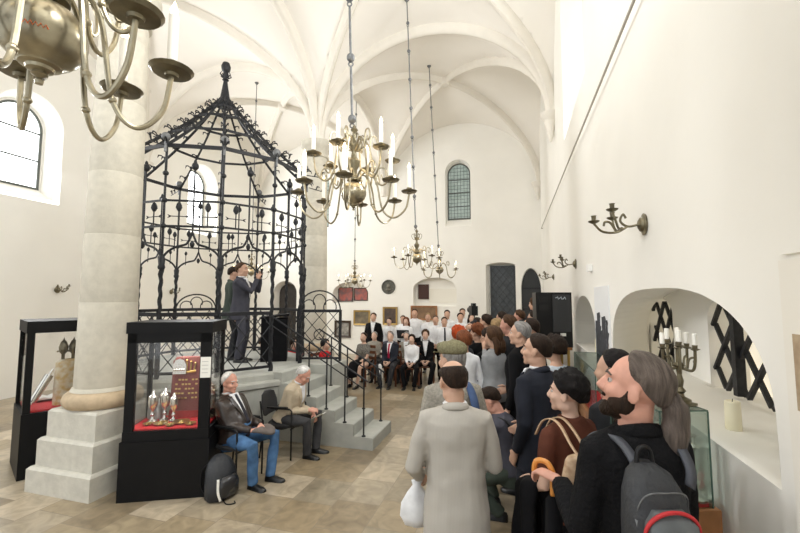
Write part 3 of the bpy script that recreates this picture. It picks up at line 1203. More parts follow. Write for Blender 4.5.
# ------------------------------------------------------------------ display cases
def cup(m, p, s=1.0):
    m.lathe([(0.0, 0), (0.045 * s, 0), (0.05 * s, 0.008 * s), (0.02 * s, 0.025 * s), (0.012 * s, 0.05 * s), (0.024 * s, 0.075 * s), (0.012 * s, 0.095 * s), (0.016 * s, 0.12 * s),
             (0.04 * s, 0.15 * s), (0.05 * s, 0.20 * s), (0.046 * s, 0.26 * s), (0.02 * s, 0.285 * s), (0.014 * s, 0.31 * s), (0.0, 0.33 * s)], 14, p)


def candlestick(m, p, s=1.0):
    m.lathe([(0.0, 0), (0.055 * s, 0), (0.058 * s, 0.012 * s), (0.03 * s, 0.03 * s), (0.014 * s, 0.05 * s), (0.026 * s, 0.075 * s), (0.013 * s, 0.10 * s), (0.022 * s, 0.13 * s), (0.013 * s, 0.16 * s),
             (0.016 * s, 0.22 * s), (0.03 * s, 0.24 * s), (0.018 * s, 0.25 * s), (0.02 * s, 0.285 * s), (0.026 * s, 0.29 * s), (0.0, 0.29 * s)], 14, p)


# tall black case in front of the platform; local x along its face, local y into the case
FX, FY = V((-3.98, 3.32, 0)), V((-3.22, 3.68, 0))
cw = (FY - FX).length
crz = math.atan2(FY.y - FX.y, FY.x - FX.x)
cd = 0.56
dc = empty('display_case', FX, crz, 'tall black-framed glass display case with silver and red cloth by the stone column', 'display case', 'black display cases')
m = MB()
m.box((-0.02, -0.02, 0), (cw + 0.02, cd + 0.02, 0.60))
m.box((-0.005, -0.005, 0.60), (cw + 0.005, cd + 0.005, 0.70))
m.build('base', BLACKP, dc, smooth=False)
m = MB()
m.box((-0.012, -0.012, 1.72), (cw + 0.012, cd + 0.012, 1.84))
m.box((0, 0, 1.62), (cw, 0.05, 1.72))
m.build('top_box', BLACKP, dc, smooth=False)
for x0, x1, y0, y1 in ((0, 0.09, 0, 0.05), (cw - 0.11, cw, 0, 0.05), (0, 0.04, cd - 0.04, cd), (cw - 0.04, cw, cd - 0.04, cd)):
    m = MB()
    m.box((x0, y0, 0.70), (x1, y1, 1.72))
    m.build('frame_post', BLACKP, dc, smooth=False)
for lo, hi in (((0.09, 0.012, 0.70), (cw - 0.11, 0.018, 1.72)), ((0.04, cd - 0.02, 0.70), (cw - 0.04, cd - 0.014, 1.72)), ((0.012, 0.05, 0.70), (0.018, cd - 0.04, 1.72)), ((cw - 0.018, 0.05, 0.70), (cw - 0.012, cd - 0.04, 1.72))):
    m = MB()
    m.box(lo, hi)
    m.build('glass_pane', GLASS, dc, smooth=False)
m = MB()
m.box((0.03, 0.03, 0.70), (cw - 0.03, cd - 0.03, 0.715))
m.build('red_lining', REDC, dc, smooth=False)
m = MB()
m.box((cw - 0.10, -0.012, 1.24), (cw + 0.005, -0.004, 1.46))
for i in range(4):
    m.box((cw - 0.085, -0.013, 1.41 - i * 0.04), (cw - 0.02, -0.0125, 1.415 - i * 0.04), 1)
cp = m.build('notice_card', [WHITEP, mat('grey_print', (0.45, 0.45, 0.44), 0.8)], dc, smooth=False)
lamp = bpy.data.lights.new('case_lamp', 'AREA')
lamp.size = 0.4
lamp.energy = 9
lamp.color = (1.0, 0.93, 0.8)
lo_ = bpy.data.objects.new('case_lamp', lamp)
COL.objects.link(lo_)
lo_.parent = dc
lo_.location = (cw / 2, 0.3, 1.70)
CM = Matrix.Translation(FX) @ Matrix.Rotation(crz, 4, 'Z')


def in_case(x, y, z=0.715):
    return CM @ V((x, y, z))


t = empty('torah_mantle', in_case(0.47, 0.45), crz, 'reddish-brown velvet Torah mantle with a golden crown standing at the back of the black case', 'mantle')
t.scale = (1.1, 1.1, 1.15)
m = MB()
m.loft([[(x * w_, y * 0.05, z) for x, y in [(math.cos(q), math.sin(q)) for q in [2 * math.pi * i / 20 for i in range(20)]]] for z, w_ in ((0.0, 0.175), (0.3, 0.165), (0.56, 0.155), (0.60, 0.12))])
m.build('velvet_cover', mat('brownish_red_velvet', (0.20, 0.055, 0.05), 0.8, vary=0.15), t)
m = MB()
for i in range(5):
    a = -0.07 + 0.035 * i
    m.tube([(a, -0.052, 0.47), (a * 1.2, -0.054, 0.53 + 0.015 * (2 - abs(i - 2)))], 0.008, 5)
    m.ell((a * 1.2, -0.054, 0.54 + 0.015 * (2 - abs(i - 2))), 0.012, 6, 5)
m.tube([(-0.09, -0.048, 0.465), (0, -0.056, 0.455), (0.09, -0.048, 0.465)], 0.012, 6)
m.build('crown_emblem', GOLD, t)
m = MB()
for i in range(5):
    for j in range(7):
        if (i * 3 + j * 5) % 4:
            x = -0.10 + j * 0.033
            yy = -0.05 * math.sqrt(max(0, 1 - (x / 0.17) ** 2)) - 0.002
            m.box((x - 0.011, yy - 0.003, 0.37 - i * 0.045), (x + 0.011, yy, 0.385 - i * 0.045))
m.build('gold_embroidery', GOLD, t)
m = MB()
m.loft([[(x * w_, y * 0.06, z) for x, y in [(math.cos(q), math.sin(q)) for q in [2 * math.pi * i / 20 for i in range(20)]]] for z, w_ in ((0.0, 0.182), (0.07, 0.178))])
m.build('red_hem', mat('dark_red_velvet', (0.35, 0.02, 0.02), 0.8), t)

t = empty('torah_shield', in_case(0.40, 0.36, 1.22), crz, 'engraved silver shield hanging behind the glass of the black case', 'torah shield')
m = MB()
m.prism([(-0.07, 0.0), (0.07, 0.0), (0.075, 0.10), (0.045, 0.16), (0.0, 0.175), (-0.045, 0.16), (-0.075, 0.10)], Matrix(((1, 0, 0, 0), (0, 0, 1, 0), (0, 1, 0, 0), (0, 0, 0, 1))), 0, 0.012)
m.build('plate', SILVER, t)
m = MB()
for i in range(5):
    m.ell((-0.05 + 0.025 * i, -0.004, 0.05), 0.014, 7, 5)
m.tube([(-0.05, 0, 0.16), (0, 0, 0.34), (0.05, 0, 0.16)], 0.003, 5)
m.build('bells_and_chain', SILVER, t)
for i, (x, y, s, k, lab) in enumerate([(0.16, 0.30, 0.95, 'cup', 'silver lidded cup standing leftmost at the back of the black case'), (0.27, 0.34, 1.0, 'cup', 'silver lidded cup beside the hanging shield in the black case'),
                                       (0.38, 0.30, 0.85, 'cup', 'silver lidded cup before the velvet mantle in the black case')]):
    m = MB()
    cup(m, (0, 0, 0), s * 1.12)
    tag(m.build('kiddush_cup', SILVER, None, loc=in_case(x, y)), lab, 'cup', 'silver cups in the black case')
for x, y, lab in ((0.73, 0.36, 'brass candlestick at the right end of the black case behind the paper notice'), (0.76, 0.49, 'brass candlestick at the far back corner of the black case')):
    m = MB()
    candlestick(m, (0, 0, 0), 1.2)
    tag(m.build('candlestick', BRASS, None, loc=in_case(x, y)), lab, 'candlestick', 'brass candlesticks in the black case')
for i, (x, y, r, lab) in enumerate([(0.30, 0.17, 0.075, 'round gilt plate lying in the middle of the red case lining'), (0.50, 0.20, 0.09, 'large gilt plate lying under the velvet mantle'),
                                    (0.17, 0.17, 0.05, 'small gilt dish lying at the left of the red case lining'), (0.62, 0.12, 0.06, 'small gilt dish lying beside the right case post'), (0.42, 0.10, 0.05, 'small gilt dish lying closest to the case front')]):
    m = MB()
    m.lathe([(0.0, 0.002), (r * 0.5, 0.0), (r * 0.7, 0.012), (r, 0.018), (r, 0.022), (r * 0.68, 0.018), (r * 0.3, 0.012), (r * 0.2, 0.03), (0.0, 0.035)], 20)
    tag(m.build('gilt_plate', GOLD, None, loc=in_case(x, y)), lab, 'plate', 'gilt plates in the black case')
m = MB()
m.loft([[(x * w_ + 0.0, y * 0.06, z) for x, y in [(math.cos(q), math.sin(q)) for q in [2 * math.pi * i / 16 for i in range(16)]]] for z, w_ in ((0.0, 0.09), (0.02, 0.1), (0.16, 0.085), (0.2, 0.05), (0.21, 0.03))])
m.tube([(0.03, 0, 0.18), (0.10, -0.02, 0.34)], 0.006, 6)
tag(m.build('spice_box', mat('grey_pewter', (0.45, 0.46, 0.46), 0.3, metal=0.6), None, loc=in_case(0.13, 0.44)), 'grey pewter box with a pointer leaning in it, left back corner of the black case', 'spice box')

# case at the far left; local x runs along its long glass face
lc = empty('display_case', (-5.56, 3.36, 0), R(64), 'black-framed glass display case partly hidden behind the limestone column', 'display case', 'black display cases')
lw, ld = 0.76, 0.82
m = MB()
m.box((-0.01, -0.01, 0), (lw + 0.01, ld + 0.01, 0.74))
m.build('base', BLACKP, lc, smooth=False)
m = MB()
m.box((-0.01, -0.01, 1.68), (lw + 0.01, ld + 0.01, 1.82))
m.build('top_box', BLACKP, lc, smooth=False)
for x0, x1, y0, y1 in ((0, 0.07, 0, 0.07), (lw - 0.07, lw, 0, 0.07), (0, 0.05, ld - 0.05, ld), (lw - 0.05, lw, ld - 0.05, ld)):
    m = MB()
    m.box((x0, y0, 0.74), (x1, y1, 1.68))
    m.build('frame_post', BLACKP, lc, smooth=False)
for lo, hi in (((0.07, 0.02, 0.74), (lw - 0.07, 0.026, 1.68)), ((0.05, ld - 0.03, 0.74), (lw - 0.05, ld - 0.024, 1.68)), ((0.02, 0.07, 0.74), (0.026, ld - 0.05, 1.68)), ((lw - 0.026, 0.07, 0.74), (lw - 0.02, ld - 0.05, 1.68))):
    m = MB()
    m.box(lo, hi)
    m.build('glass_pane', GLASS, lc, smooth=False)
m = MB()
m.box((0.04, 0.04, 0.74), (lw - 0.04, ld - 0.04, 0.76))
m.build('red_lining', REDC, lc, smooth=False)
LM = Matrix.Translation(V((-5.56, 3.36, 0))) @ Matrix.Rotation(R(64), 4, 'Z')
t = empty('torah_scroll', LM @ V((0.42, 0.22, 0.76)), R(64), 'Torah scroll in a white and gold mantle standing inside the left glass case', 'scroll')
m = MB()
m.loft([[(x * w_, y * w_ * 0.7, z) for x, y in [(math.cos(q), math.sin(q)) for q in [2 * math.pi * i / 20 for i in range(20)]]] for z, w_ in ((0.0, 0.13), (0.35, 0.125), (0.52, 0.12), (0.56, 0.07))])
m.build('mantle', mat('white_gold_brocade', (0.75, 0.70, 0.56), 0.6, col2=(0.55, 0.33, 0.08), vscale=14), t)
for s in (-0.05, 0.05):
    m = MB()
    m.lathe([(0.018, 0.5), (0.018, 0.62), (0.045, 0.66), (0.05, 0.72), (0.03, 0.78), (0.012, 0.8), (0.0, 0.84)], 12, (s, 0, 0))
    for i in range(6):
        m.ell((s + 0.055 * math.cos(i), 0.055 * math.sin(i), 0.66), 0.012, 6, 4)
    m.build('finial', BRASSD, t)
m = MB()
m.tube([(0, 0, 0.06), (0.15, 0.04, 0.36)], [0.042, 0.046], 12)
m.tube([(-0.025, -0.01, 0.01), (0.0, 0, 0.06)], [0.012, 0.016], 8)
m.tube([(0.15, 0.04, 0.36), (0.185, 0.05, 0.43)], [0.016, 0.012], 8)
tag(m.build('scroll_case', SILVER, None, loc=LM @ V((0.10, 0.20, 0.775)), rz=R(64)), 'silver cylindrical scroll holder leaning on red cloth in the left glass case', 'scroll holder')
t = empty('book', LM @ V((0.30, 0.62, 0.765)), R(64), 'dark open book with reddish edges lying behind the silver scroll holder', 'book')
m = MB()
m.box((-0.17, -0.12, 0), (0.17, 0.12, 0.02))
m.build('cover', mat('maroon_leather', (0.09, 0.02, 0.02), 0.6), t, smooth=False)
m = MB()
for s in (-1, 1):
    m.loft([[(s * x, -0.11, z) for x, z in ((0.0, 0.02), (0.0, 0.03), (0.05, 0.05), (0.15, 0.035), (0.16, 0.02))], [(s * x, 0.11, z) for x, z in ((0.0, 0.02), (0.0, 0.03), (0.05, 0.05), (0.15, 0.035), (0.16, 0.02))]])
m.build('pages', WHITEP, t)

# framed pictures ---------------------------------------------------------
PIC1 = mat('brown_landscape_canvas', (0.26, 0.20, 0.12), 0.5, col2=(0.06, 0.055, 0.04), vscale=4)
PIC2 = mat('dark_portrait_canvas', (0.12, 0.075, 0.05), 0.5, col2=(0.03, 0.022, 0.02), vscale=5)
PIC3 = mat('grey_print_picture', (0.42, 0.40, 0.36), 0.5, col2=(0.12, 0.11, 0.1), vscale=7)
PIC4 = mat('colourful_picture', (0.45, 0.10, 0.07), 0.5, col2=(0.06, 0.07, 0.08), vscale=5)
GFR = mat('gilded_frame', (0.42, 0.28, 0.09), 0.4, metal=0.4)
BFR = mat('dark_wood_frame', (0.05, 0.03, 0.02), 0.4)


def picture(c, w, h, fw, fm, cm, label, axis='y', group=None, depth=0.05):
    """picture on the far wall (axis y) or on a side wall facing into the hall"""
    rz = {'y': 0, 'l': R(90), 'r': R(-90)}[axis]
    t = empty('framed_picture', c, rz, label, 'picture', group)
    m = MB()
    po, pi = [(-w / 2, -h / 2), (w / 2, -h / 2), (w / 2, h / 2), (-w / 2, h / 2)], [(-w / 2 + fw, -h / 2 + fw), (w / 2 - fw, -h / 2 + fw), (w / 2 - fw, h / 2 - fw), (-w / 2 + fw, h / 2 - fw)]
    for i in range(4):
        j = (i + 1) % 4
        m.loft([[(po[i][0], 0, po[i][1]), (po[i][0], -depth, po[i][1]), (pi[i][0], -depth * 0.6, pi[i][1]), (pi[i][0], 0, pi[i][1])],
                [(po[j][0], 0, po[j][1]), (po[j][0], -depth, po[j][1]), (pi[j][0], -depth * 0.6, pi[j][1]), (pi[j][0], 0, pi[j][1])]])
    m.build('frame', fm, t, smooth=False)
    m = MB()
    m.box((-w / 2 + fw, -0.02, -h / 2 + fw), (w / 2 - fw, 0, h / 2 - fw))
    m.build('canvas', cm, t, smooth=False)
    return t


picture((-5.62, YF, 1.36), 0.66, 0.56, 0.06, GFR, PIC1, 'landscape painting in a gilt frame on the far wall left of the standing man')
picture((-4.50, YF, 1.44), 0.56, 0.66, 0.06, GFR, PIC2, 'dark upright painting in a gilt frame right of the man in black suit')
picture((-6.40, YF, 0.92), 0.66, 0.64, 0.08, BFR, PIC3, 'grey picture in a dark frame low on the far wall beside the iron gate')
picture((-3.22, YF, 1.56), 0.98, 0.52, 0.06, WOODT, mat('brown_board', (0.22, 0.13, 0.07), 0.6, vary=0.3, vscale=5), 'wide brown framed board on the far wall above the choir')
picture((-6.42, YF + 0.30, 2.24), 0.62, 0.56, 0.03, BFR, PIC4, 'red and dark picture on the left inside the shallow arched niche', group='pictures in the shallow niche')
picture((-5.78, YF + 0.30, 2.24), 0.58, 0.50, 0.03, BFR, PIC4, 'red and dark picture on the right inside the shallow arched niche', group='pictures in the shallow niche')
picture((XL, 5.0, 1.25), 0.8, 0.7, 0.07, BFR, PIC2, 'dark framed picture on the left wall seen through the left glass case', axis='l')
picture((XL, 4.2, 1.40), 0.5, 0.85, 0.05, BFR, PIC2, 'black upright panel on the left wall at the edge of the view', axis='l')
t = empty('bronze_medallion', (-4.57, YF, 2.51), 0, 'round dark bronze relief plaque on the far wall above the paintings', 'plaque')
m = MB()
M = Matrix.Rotation(R(90), 3, 'X')
m.lathe([(0.0, 0.0), (0.26, 0.0), (0.27, 0.02), (0.25, 0.04), (0.22, 0.035), (0.21, 0.022), (0.0, 0.022)], 32, (0, 0, 0), M=M)
m.build('disc', mat('dark_bronze', (0.10, 0.10, 0.085), 0.5, metal=0.5, vary=0.3), t)
m = MB()
m.ell((0, -0.03, 0.02), (0.07, 0.03, 0.09), 10, 8)
m.ell((0, -0.03, -0.10), (0.11, 0.025, 0.05), 10, 6)
for i in range(18):
    a = 2 * math.pi * i / 18
    m.ell((0.185 * math.cos(a), -0.024, 0.185 * math.sin(a)), 0.014, 6, 4)
m.build('relief', mat('bronze_relief', (0.16, 0.15, 0.12), 0.45, metal=0.5), t)
t = empty('niche_shutter', (-3.30, YF + 0.30, 2.33), 0, 'small dark wooden shutter on the left of the far wall niche', 'shutter')
m = MB()
m.box((-0.20, -0.04, -0.27), (0.20, 0, 0.27))
m.build('leaf', mat('reddish_dark_wood', (0.06, 0.018, 0.012), 0.5), t, smooth=False)
m = MB()
for i in range(9):
    m.box((-0.18, -0.05, -0.25 + i * 0.056), (0.18, -0.04, -0.215 + i * 0.056))
m.build('slats', mat('reddish_dark_wood', (0, 0, 0)), t, smooth=False)
m = MB()
m.box((0.0, -0.05, -0.35), (1.02, 0.0, 0.16))
tag(m.build('wall_panelling', mat('pale_panel', (0.80, 0.77, 0.69), 0.8), None, smooth=False, loc=(-3.09, YF + 0.32, 2.28)), 'pale plain panel closing the right of the far wall niche', 'panelling')

# loudspeaker -------------------------------------------------------------
sp = empty('loudspeaker', (0.47, 6.35, 1.40), R(12), 'big black loudspeaker box standing above the crowd by the right-hand wall', 'loudspeaker')
m = MB()
m.loft([[(-0.25, -0.2, z), (0.25, -0.2, z), (0.20, 0.2, z), (-0.20, 0.2, z)] for z in (0.0, 0.78)])
m.build('cabinet', BLACKM, sp, smooth=False)
m = MB()
m.box((-0.02, -0.215, 0.22), (0.23, -0.2, 0.75))
m.build('grille', mat('speaker_grille', (0.03, 0.031, 0.033), 0.6, bump=0.4, bscale=200), sp, smooth=False)
for z in (0.64, 0.52):
    m = MB()
    m.box((-0.20, -0.21, z), (-0.08, -0.2, z + 0.08))
    m.build('horn_port', mat('port_black', (0.004, 0.004, 0.004), 0.7), sp, smooth=False)
m = MB()
m.box((0.08, -0.225, 0.16), (0.15, -0.2, 0.20))
m.build('white_badge', WHITEP, sp, smooth=False)
m = MB()
for i in range(3):
    m.tube([(0.02 + 0.05 * i, -0.222, 0.70 - 0.01 * i), (0.05 + 0.05 * i, -0.222, 0.715), (0.06 + 0.05 * i, -0.222, 0.68)], 0.006, 4)
m.build('script_mark', mat('pale_blue_mark', (0.5, 0.55, 0.6), 0.5), sp)
st = empty('speaker_stand', (0.47, 6.35, 0), R(12), 'slender yellowish wooden trestle carrying the black loudspeaker', 'stand')
m = MB()
m.box((-0.24, -0.2, 1.36), (0.24, 0.2, 1.40))
m.build('top_board', WOODT, st, smooth=False)
for x in (-0.2, 0.2):
    for y in (-0.15, 0.15):
        m = MB()
        m.tube([(x, y, 1.36), (x, y, 0)], 0.02, 8)
        m.build('leg', mat('yellow_brass_tube', (0.55, 0.36, 0.10), 0.35, metal=0.6), st)

# grilles in the niche ------------------------------------------------------


def grille(y0, y1, z0, z1, label, post):
    t = empty('iron_grille', (XR + 0.585, y0, z0), 0, label, 'grille', 'iron lattice grilles of the right niche')
    L, Hh = y1 - y0, z1 - z0
    m = MB()
    st_ = 0.27
    sl = 1.2
    i = -int(Hh / sl / st_) - 2
    while i * st_ < L + Hh / sl:
        for s in (1, -1):
            a = i * st_ + (0.06 if s > 0 else 0.0)
            y_a, y_b, z_a, z_b = a, a + s * Hh / sl, 0.0, Hh
            if s < 0:
                y_a, y_b = a + Hh / sl, a
            # clip
            for lim, lo in ((0.0, True), (L, False)):
                for e in (0, 1):
                    q = [y_a, z_a] if e == 0 else [y_b, z_b]
                    o_ = [y_b, z_b] if e == 0 else [y_a, z_a]
                    if (q[0] < lim if lo else q[0] > lim) and abs(o_[0] - q[0]) > 1e-6:
                        f = (lim - q[0]) / (o_[0] - q[0])
                        q = [lim, q[1] + (o_[1] - q[1]) * f]
                        if e == 0:
                            y_a, z_a = q
                        else:
                            y_b, z_b = q
            if -1e-3 <= y_a <= L + 1e-3 and -1e-3 <= y_b <= L + 1e-3 and -1e-3 <= z_a <= Hh + 1e-3 and -1e-3 <= z_b <= Hh + 1e-3 and abs(z_b - z_a) > 0.05:
                m.bar((0.008 * s, y_a, z_a), (0.008 * s, y_b, z_b), 0.028, 0.022)
        i += 1
    m.build('crossed_bars', IRON, t, smooth=False)
    if post is not None:
        m = MB()
        m.bar((-0.02, post, 0), (-0.02, post, Hh), 0.055, 0.055)
        m.build('upright', IRON, t, smooth=False)
    return t


grille(2.62, 3.60, 1.45, 2.10, 'near black iron lattice with a thick upright inside the right-hand niche', 0.62)
grille(4.36, 4.98, 1.45, 2.06, 'far black iron lattice behind the brass candelabrum in the right-hand niche', None)

# vitrines along the right wall --------------------------------------------
VM = Matrix.Translation(V((0.80, 2.12, 0))) @ Matrix.Rotation(R(19), 4, 'Z')


def vitrine(M4, x0, x1, y0, y1, z0, z1, label):
    """glass box on a low wooden table; local y runs away along the wall"""
    t = empty('glass_showcase', M4 @ V((0, 0, 0)), M4.to_euler().z, label, 'showcase', 'glass showcases along the right-hand wall')
    m = MB()
    m.box((x0 - 0.02, y0 - 0.02, z0 - 0.12), (x1 + 0.02, y1 + 0.02, z0))
    m.build('table_top', WOODT, t, smooth=False)
    for x in (x0, x1 - 0.05):
        for y in (y0, y1 - 0.05):
            m = MB()
            m.box((x, y, 0), (x + 0.05, y + 0.05, z0 - 0.12))
            m.build('leg', WOODB, t, smooth=False)
    m = MB()
    m.box((x0 + 0.01, y0 + 0.01, z0), (x1 - 0.01, y1 - 0.01, z0 + 0.015))
    m.build('red_lining', REDC, t, smooth=False)
    g = 0.006
    for lo, hi in (((x0, y0, z0), (x1, y0 + g, z1)), ((x0, y1 - g, z0), (x1, y1, z1)), ((x0, y0, z0), (x0 + g, y1, z1)), ((x1 - g, y0, z0), (x1, y1, z1)), ((x0, y0, z1), (x1, y1, z1 + g))):
        m = MB()
        m.box(lo, hi)
        m.build('glass_pane', GLASSG, t, smooth=False)
    m = MB()
    w = 0.005
    C8 = [(x0, y0), (x1, y0), (x1, y1), (x0, y1)]
    for i in range(4):
        a, b = C8[i], C8[(i + 1) % 4]
        m.bar((*a, z1 + g / 2), (*b, z1 + g / 2), w, w)
        m.bar((*a, z0), (*a, z1), w, w)
    m.build('glass_edges', GEDGE, t, smooth=False)
    return t


vitrine(VM, -0.22, 0, 0, 0.38, 1.19, 1.60, 'glass showcase lined in red behind the bearded man, carrying a brass candelabrum')
vitrine(Matrix.Translation(V((0.80, 3.5, 0))), -0.22, 0, 0, 1.2, 1.12, 1.52, 'glass showcase further along the right-hand wall below the white poster')
for lx, ly, lab in ((-0.035, 0.06, 'silver candlestick standing in front inside the red-lined showcase'), (-0.05, 0.24, 'silver candlestick standing further back inside the red-lined showcase')):
    m = MB()
    candlestick(m, (0, 0, 0), 0.95)
    tag(m.build('candlestick', SILVER, None, loc=VM @ V((lx, ly, 1.205))), lab, 'candlestick', 'silver candlesticks in the showcase')
# brass candelabrum on the showcase
cb = empty('candelabrum', VM @ V((-0.052, 0.09, 1.608)), R(40), 'brass candelabrum with pale candles standing on the glass showcase', 'candelabrum')
cb.scale = (0.84, 0.84, 0.84)
m = MB()
m.box((-0.055, -0.055, 0), (0.055, 0.055, 0.012))
m.lathe([(0.05, 0.012), (0.05, 0.03), (0.02, 0.045), (0.016, 0.06), (0.028, 0.075), (0.014, 0.095), (0.02, 0.13), (0.012, 0.16), (0.016, 0.20), (0.03, 0.215), (0.014, 0.23), (0.012, 0.30), (0.0, 0.30)], 16)
m.build('stem', BRASSD, cb)
for i in range(5):
    for tier in (0,):
        m = MB()
        a = 2 * math.pi * i / 5
        o_ = V((math.cos(a), math.sin(a), 0))
        z = 0.30 + (0.02 if i % 2 else 0.0)
        q = bez([o_ * 0.01 + V((0, 0, 0.20)), o_ * 0.06 + V((0, 0, 0.19)), o_ * 0.075 + V((0, 0, 0.23)), o_ * 0.078 + V((0, 0, z))], 6)
        m.tube(q, 0.008, 6)
        m.tube(bez([o_ * 0.04 + V((0, 0, 0.2)), o_ * 0.05 + V((0, 0, 0.25)), o_ * 0.075 + V((0, 0, 0.26)), o_ * 0.07 + V((0, 0, 0.235))], 5), 0.006, 5)
        m.lathe([(0.0, z), (0.012, z), (0.026, z + 0.01), (0.012, z + 0.012), (0.014, z + 0.03), (0.0, z + 0.03)], 10, o_ * 0.078)
        br = m.build('branch', BRASSD, cb)
        m = MB()
        m.lathe([(0.012, z + 0.03), (0.012, z + 0.09), (0.0, z + 0.092)], 8, o_ * 0.078)
        m.build('candle', CANDLE, br)
m = MB()
m.lathe([(0.012, 0.30), (0.024, 0.31), (0.012, 0.315), (0.012, 0.34), (0.0, 0.34)], 10)
br = m.build('branch', BRASSD, cb)
m = MB()
m.lathe([(0.012, 0.34), (0.012, 0.42), (0.0, 0.422)], 8)
m.build('candle', CANDLE, br)
t = empty('pillar_candle', (1.02, 2.42, 1.45), 0, 'thick cream pillar candle standing on the white niche sill', 'candle')
m = MB()
m.lathe([(0.0, 0), (0.033, 0), (0.034, 0.01), (0.033, 0.135), (0.028, 0.14), (0.010, 0.135), (0.0, 0.134)], 20)
m.build('wax', mat('cream_wax', (0.86, 0.80, 0.60), 0.5), t)
m = MB()
m.tube([(0, 0, 0.134), (0.002, 0, 0.15)], 0.0015, 5)
m.build('wick', BLACKM, t)
# candelabrum and candle in the small niche
cb2 = empty('candelabrum', (XR + 0.22, 5.25, 1.42), 0, 'small brass candelabrum standing in the small arched wall niche', 'candelabrum')
m = MB()
m.lathe([(0.0, 0), (0.08, 0), (0.08, 0.02), (0.03, 0.05), (0.016, 0.1), (0.03, 0.14), (0.014, 0.2), (0.02, 0.3), (0.0, 0.31)], 14)
m.build('stem', BRASSD, cb2)
for s in (-1, 0, 1):
    m = MB()
    q = bez([(0, 0, 0.2), (0, s * 0.06, 0.2), (0, s * 0.1, 0.28), (0, s * 0.1, 0.36 + 0.04 * (s == 0))], 5)
    m.tube(q, 0.011, 6)
    m.lathe([(0.02, 0.36), (0.026, 0.38), (0.0, 0.40)], 8, (0, s * 0.1, 0.04 * (s == 0)))
    m.build('branch', BRASSD, cb2)
m = MB()
m.lathe([(0.0, 0), (0.04, 0), (0.041, 0.01), (0.04, 0.17), (0.01, 0.175), (0.0, 0.17)], 16)
tag(m.build('pillar_candle', mat('cream_wax', (0, 0, 0)), None, loc=(XR + 0.12, 5.55, 1.42)), 'cream pillar candle standing in the small arched niche by the loudspeaker', 'candle')

# poster and board on the right wall -----------------------------------------
t = empty('wall_poster', (XR - 0.012, 4.22, 1.30), 0, 'white poster with a dark photograph of candlesticks on the right-hand wall', 'poster')
m = MB()
m.box((0, 0, 0), (0.012, 0.72, 0.92))
m.build('sheet', mat('poster_white', (0.80, 0.81, 0.82), 0.6), t, smooth=False)
m = MB()
r5 = random.Random(5)
for i in range(7):
    y = 0.08 + 0.09 * i
    h = 0.28 + 0.2 * r5.random()
    m.tube([(-0.001, y, 0.18), (-0.001, y + 0.02 * r5.uniform(-1, 1), 0.18 + h)], 0.014, 5)
    for k in range(4):
        z = 0.2 + h * (k + 0.5) / 4
        m.ell((-0.001, y, z), (0.004, 0.028, 0.022), 7, 5)
    m.tube([(-0.001, y - 0.05, 0.18 + h * 0.7), (-0.001, y, 0.18 + h * 0.5), (-0.001, y + 0.05, 0.18 + h * 0.75)], 0.008, 5)
m.box((-0.003, 0.03, 0.10), (0.0, 0.70, 0.22))
m.build('printed_candlesticks', mat('print_black', (0.05, 0.05, 0.055), 0.6), t)
t = empty('display_board', (XR - 0.035, 0.6, 0.9), 0, 'cream display board mounted on the right-hand wall at the picture edge', 'board')
m = MB()
m.box((0, 0, 0), (0.033, 0.98, 1.32))
m.build('panel', mat('cream_board', (0.84, 0.81, 0.74), 0.7), t, smooth=False)
m = MB()
m.box((-0.004, 0.3, 0.86), (0.0, 0.93, 1.09))
m.build('old_photograph', mat('sepia_print', (0.62, 0.50, 0.33), 0.6, col2=(0.25, 0.16, 0.10), vscale=9), t, smooth=False)
m = MB()
m.box((0, 0, -0.03), (0.05, 0.10, 0.05))
tag(m.build('wall_sensor', mat('white_plastic', (0.88, 0.88, 0.86), 0.5), None, smooth=False, loc=(XR - 0.05, 5.05, 2.44)), 'tiny white sensor box on the right-hand wall beside the sconce', 'sensor')

# ------------------------------------------------------------------ people
SKIN = mat('skin', (0.56, 0.34, 0.24), 0.55, vary=0.06, vscale=20)
SKINP = mat('pale_skin', (0.64, 0.42, 0.32), 0.55, vary=0.06, vscale=20)
SKINR = mat('ruddy_skin', (0.60, 0.31, 0.23), 0.55, vary=0.10, vscale=20)
LIP = mat('lips', (0.45, 0.18, 0.14), 0.5)
EYEW = mat('eye_white', (0.50, 0.46, 0.43), 0.3)
IRIS = mat('iris', (0.03, 0.02, 0.015), 0.3)
SHOE = mat('black_shoe_leather', (0.007, 0.007, 0.007), 0.35)


def hairm(name, col):
    m = mat(name, col, 0.6, vary=0.45, vscale=1.0, bump=0.5, bscale=4, spec=0.18)
    for n in m.node_tree.nodes:
        if n.type == 'TEX_NOISE':
            mp = m.node_tree.nodes.new('ShaderNodeMapping')
            mp.inputs['Scale'].default_value = (90, 12, 12)
            src = n.inputs['Vector'].links[0].from_socket
            m.node_tree.links.new(src, mp.inputs['Vector'])
            m.node_tree.links.new(mp.outputs['Vector'], n.inputs['Vector'])
    return m


HAIR = {'black': hairm('black_hair', (0.010, 0.008, 0.008)), 'dark': hairm('dark_brown_hair', (0.022, 0.012, 0.007)), 'brown': hairm('brown_hair', (0.065, 0.032, 0.015)),
        'grey': hairm('grey_hair', (0.26, 0.25, 0.24)), 'white': hairm('white_hair', (0.68, 0.67, 0.65)), 'auburn': hairm('auburn_hair', (0.16, 0.05, 0.018)),
        'red': hairm('bright_red_hair', (0.42, 0.06, 0.012)), 'mixed': hairm('grey_streaked_hair', (0.125, 0.10, 0.085)), 'fair': hairm('fair_hair', (0.30, 0.20, 0.10))}


def cloth(name, col, rough=0.85, **k):
    return mat(name, col, rough, bump=k.pop('bump', 0.3), bscale=k.pop('bscale', 10), vary=k.pop('vary', 0.12), vscale=k.pop('vscale', 14), spec=k.pop('spec', 0.12), **k)


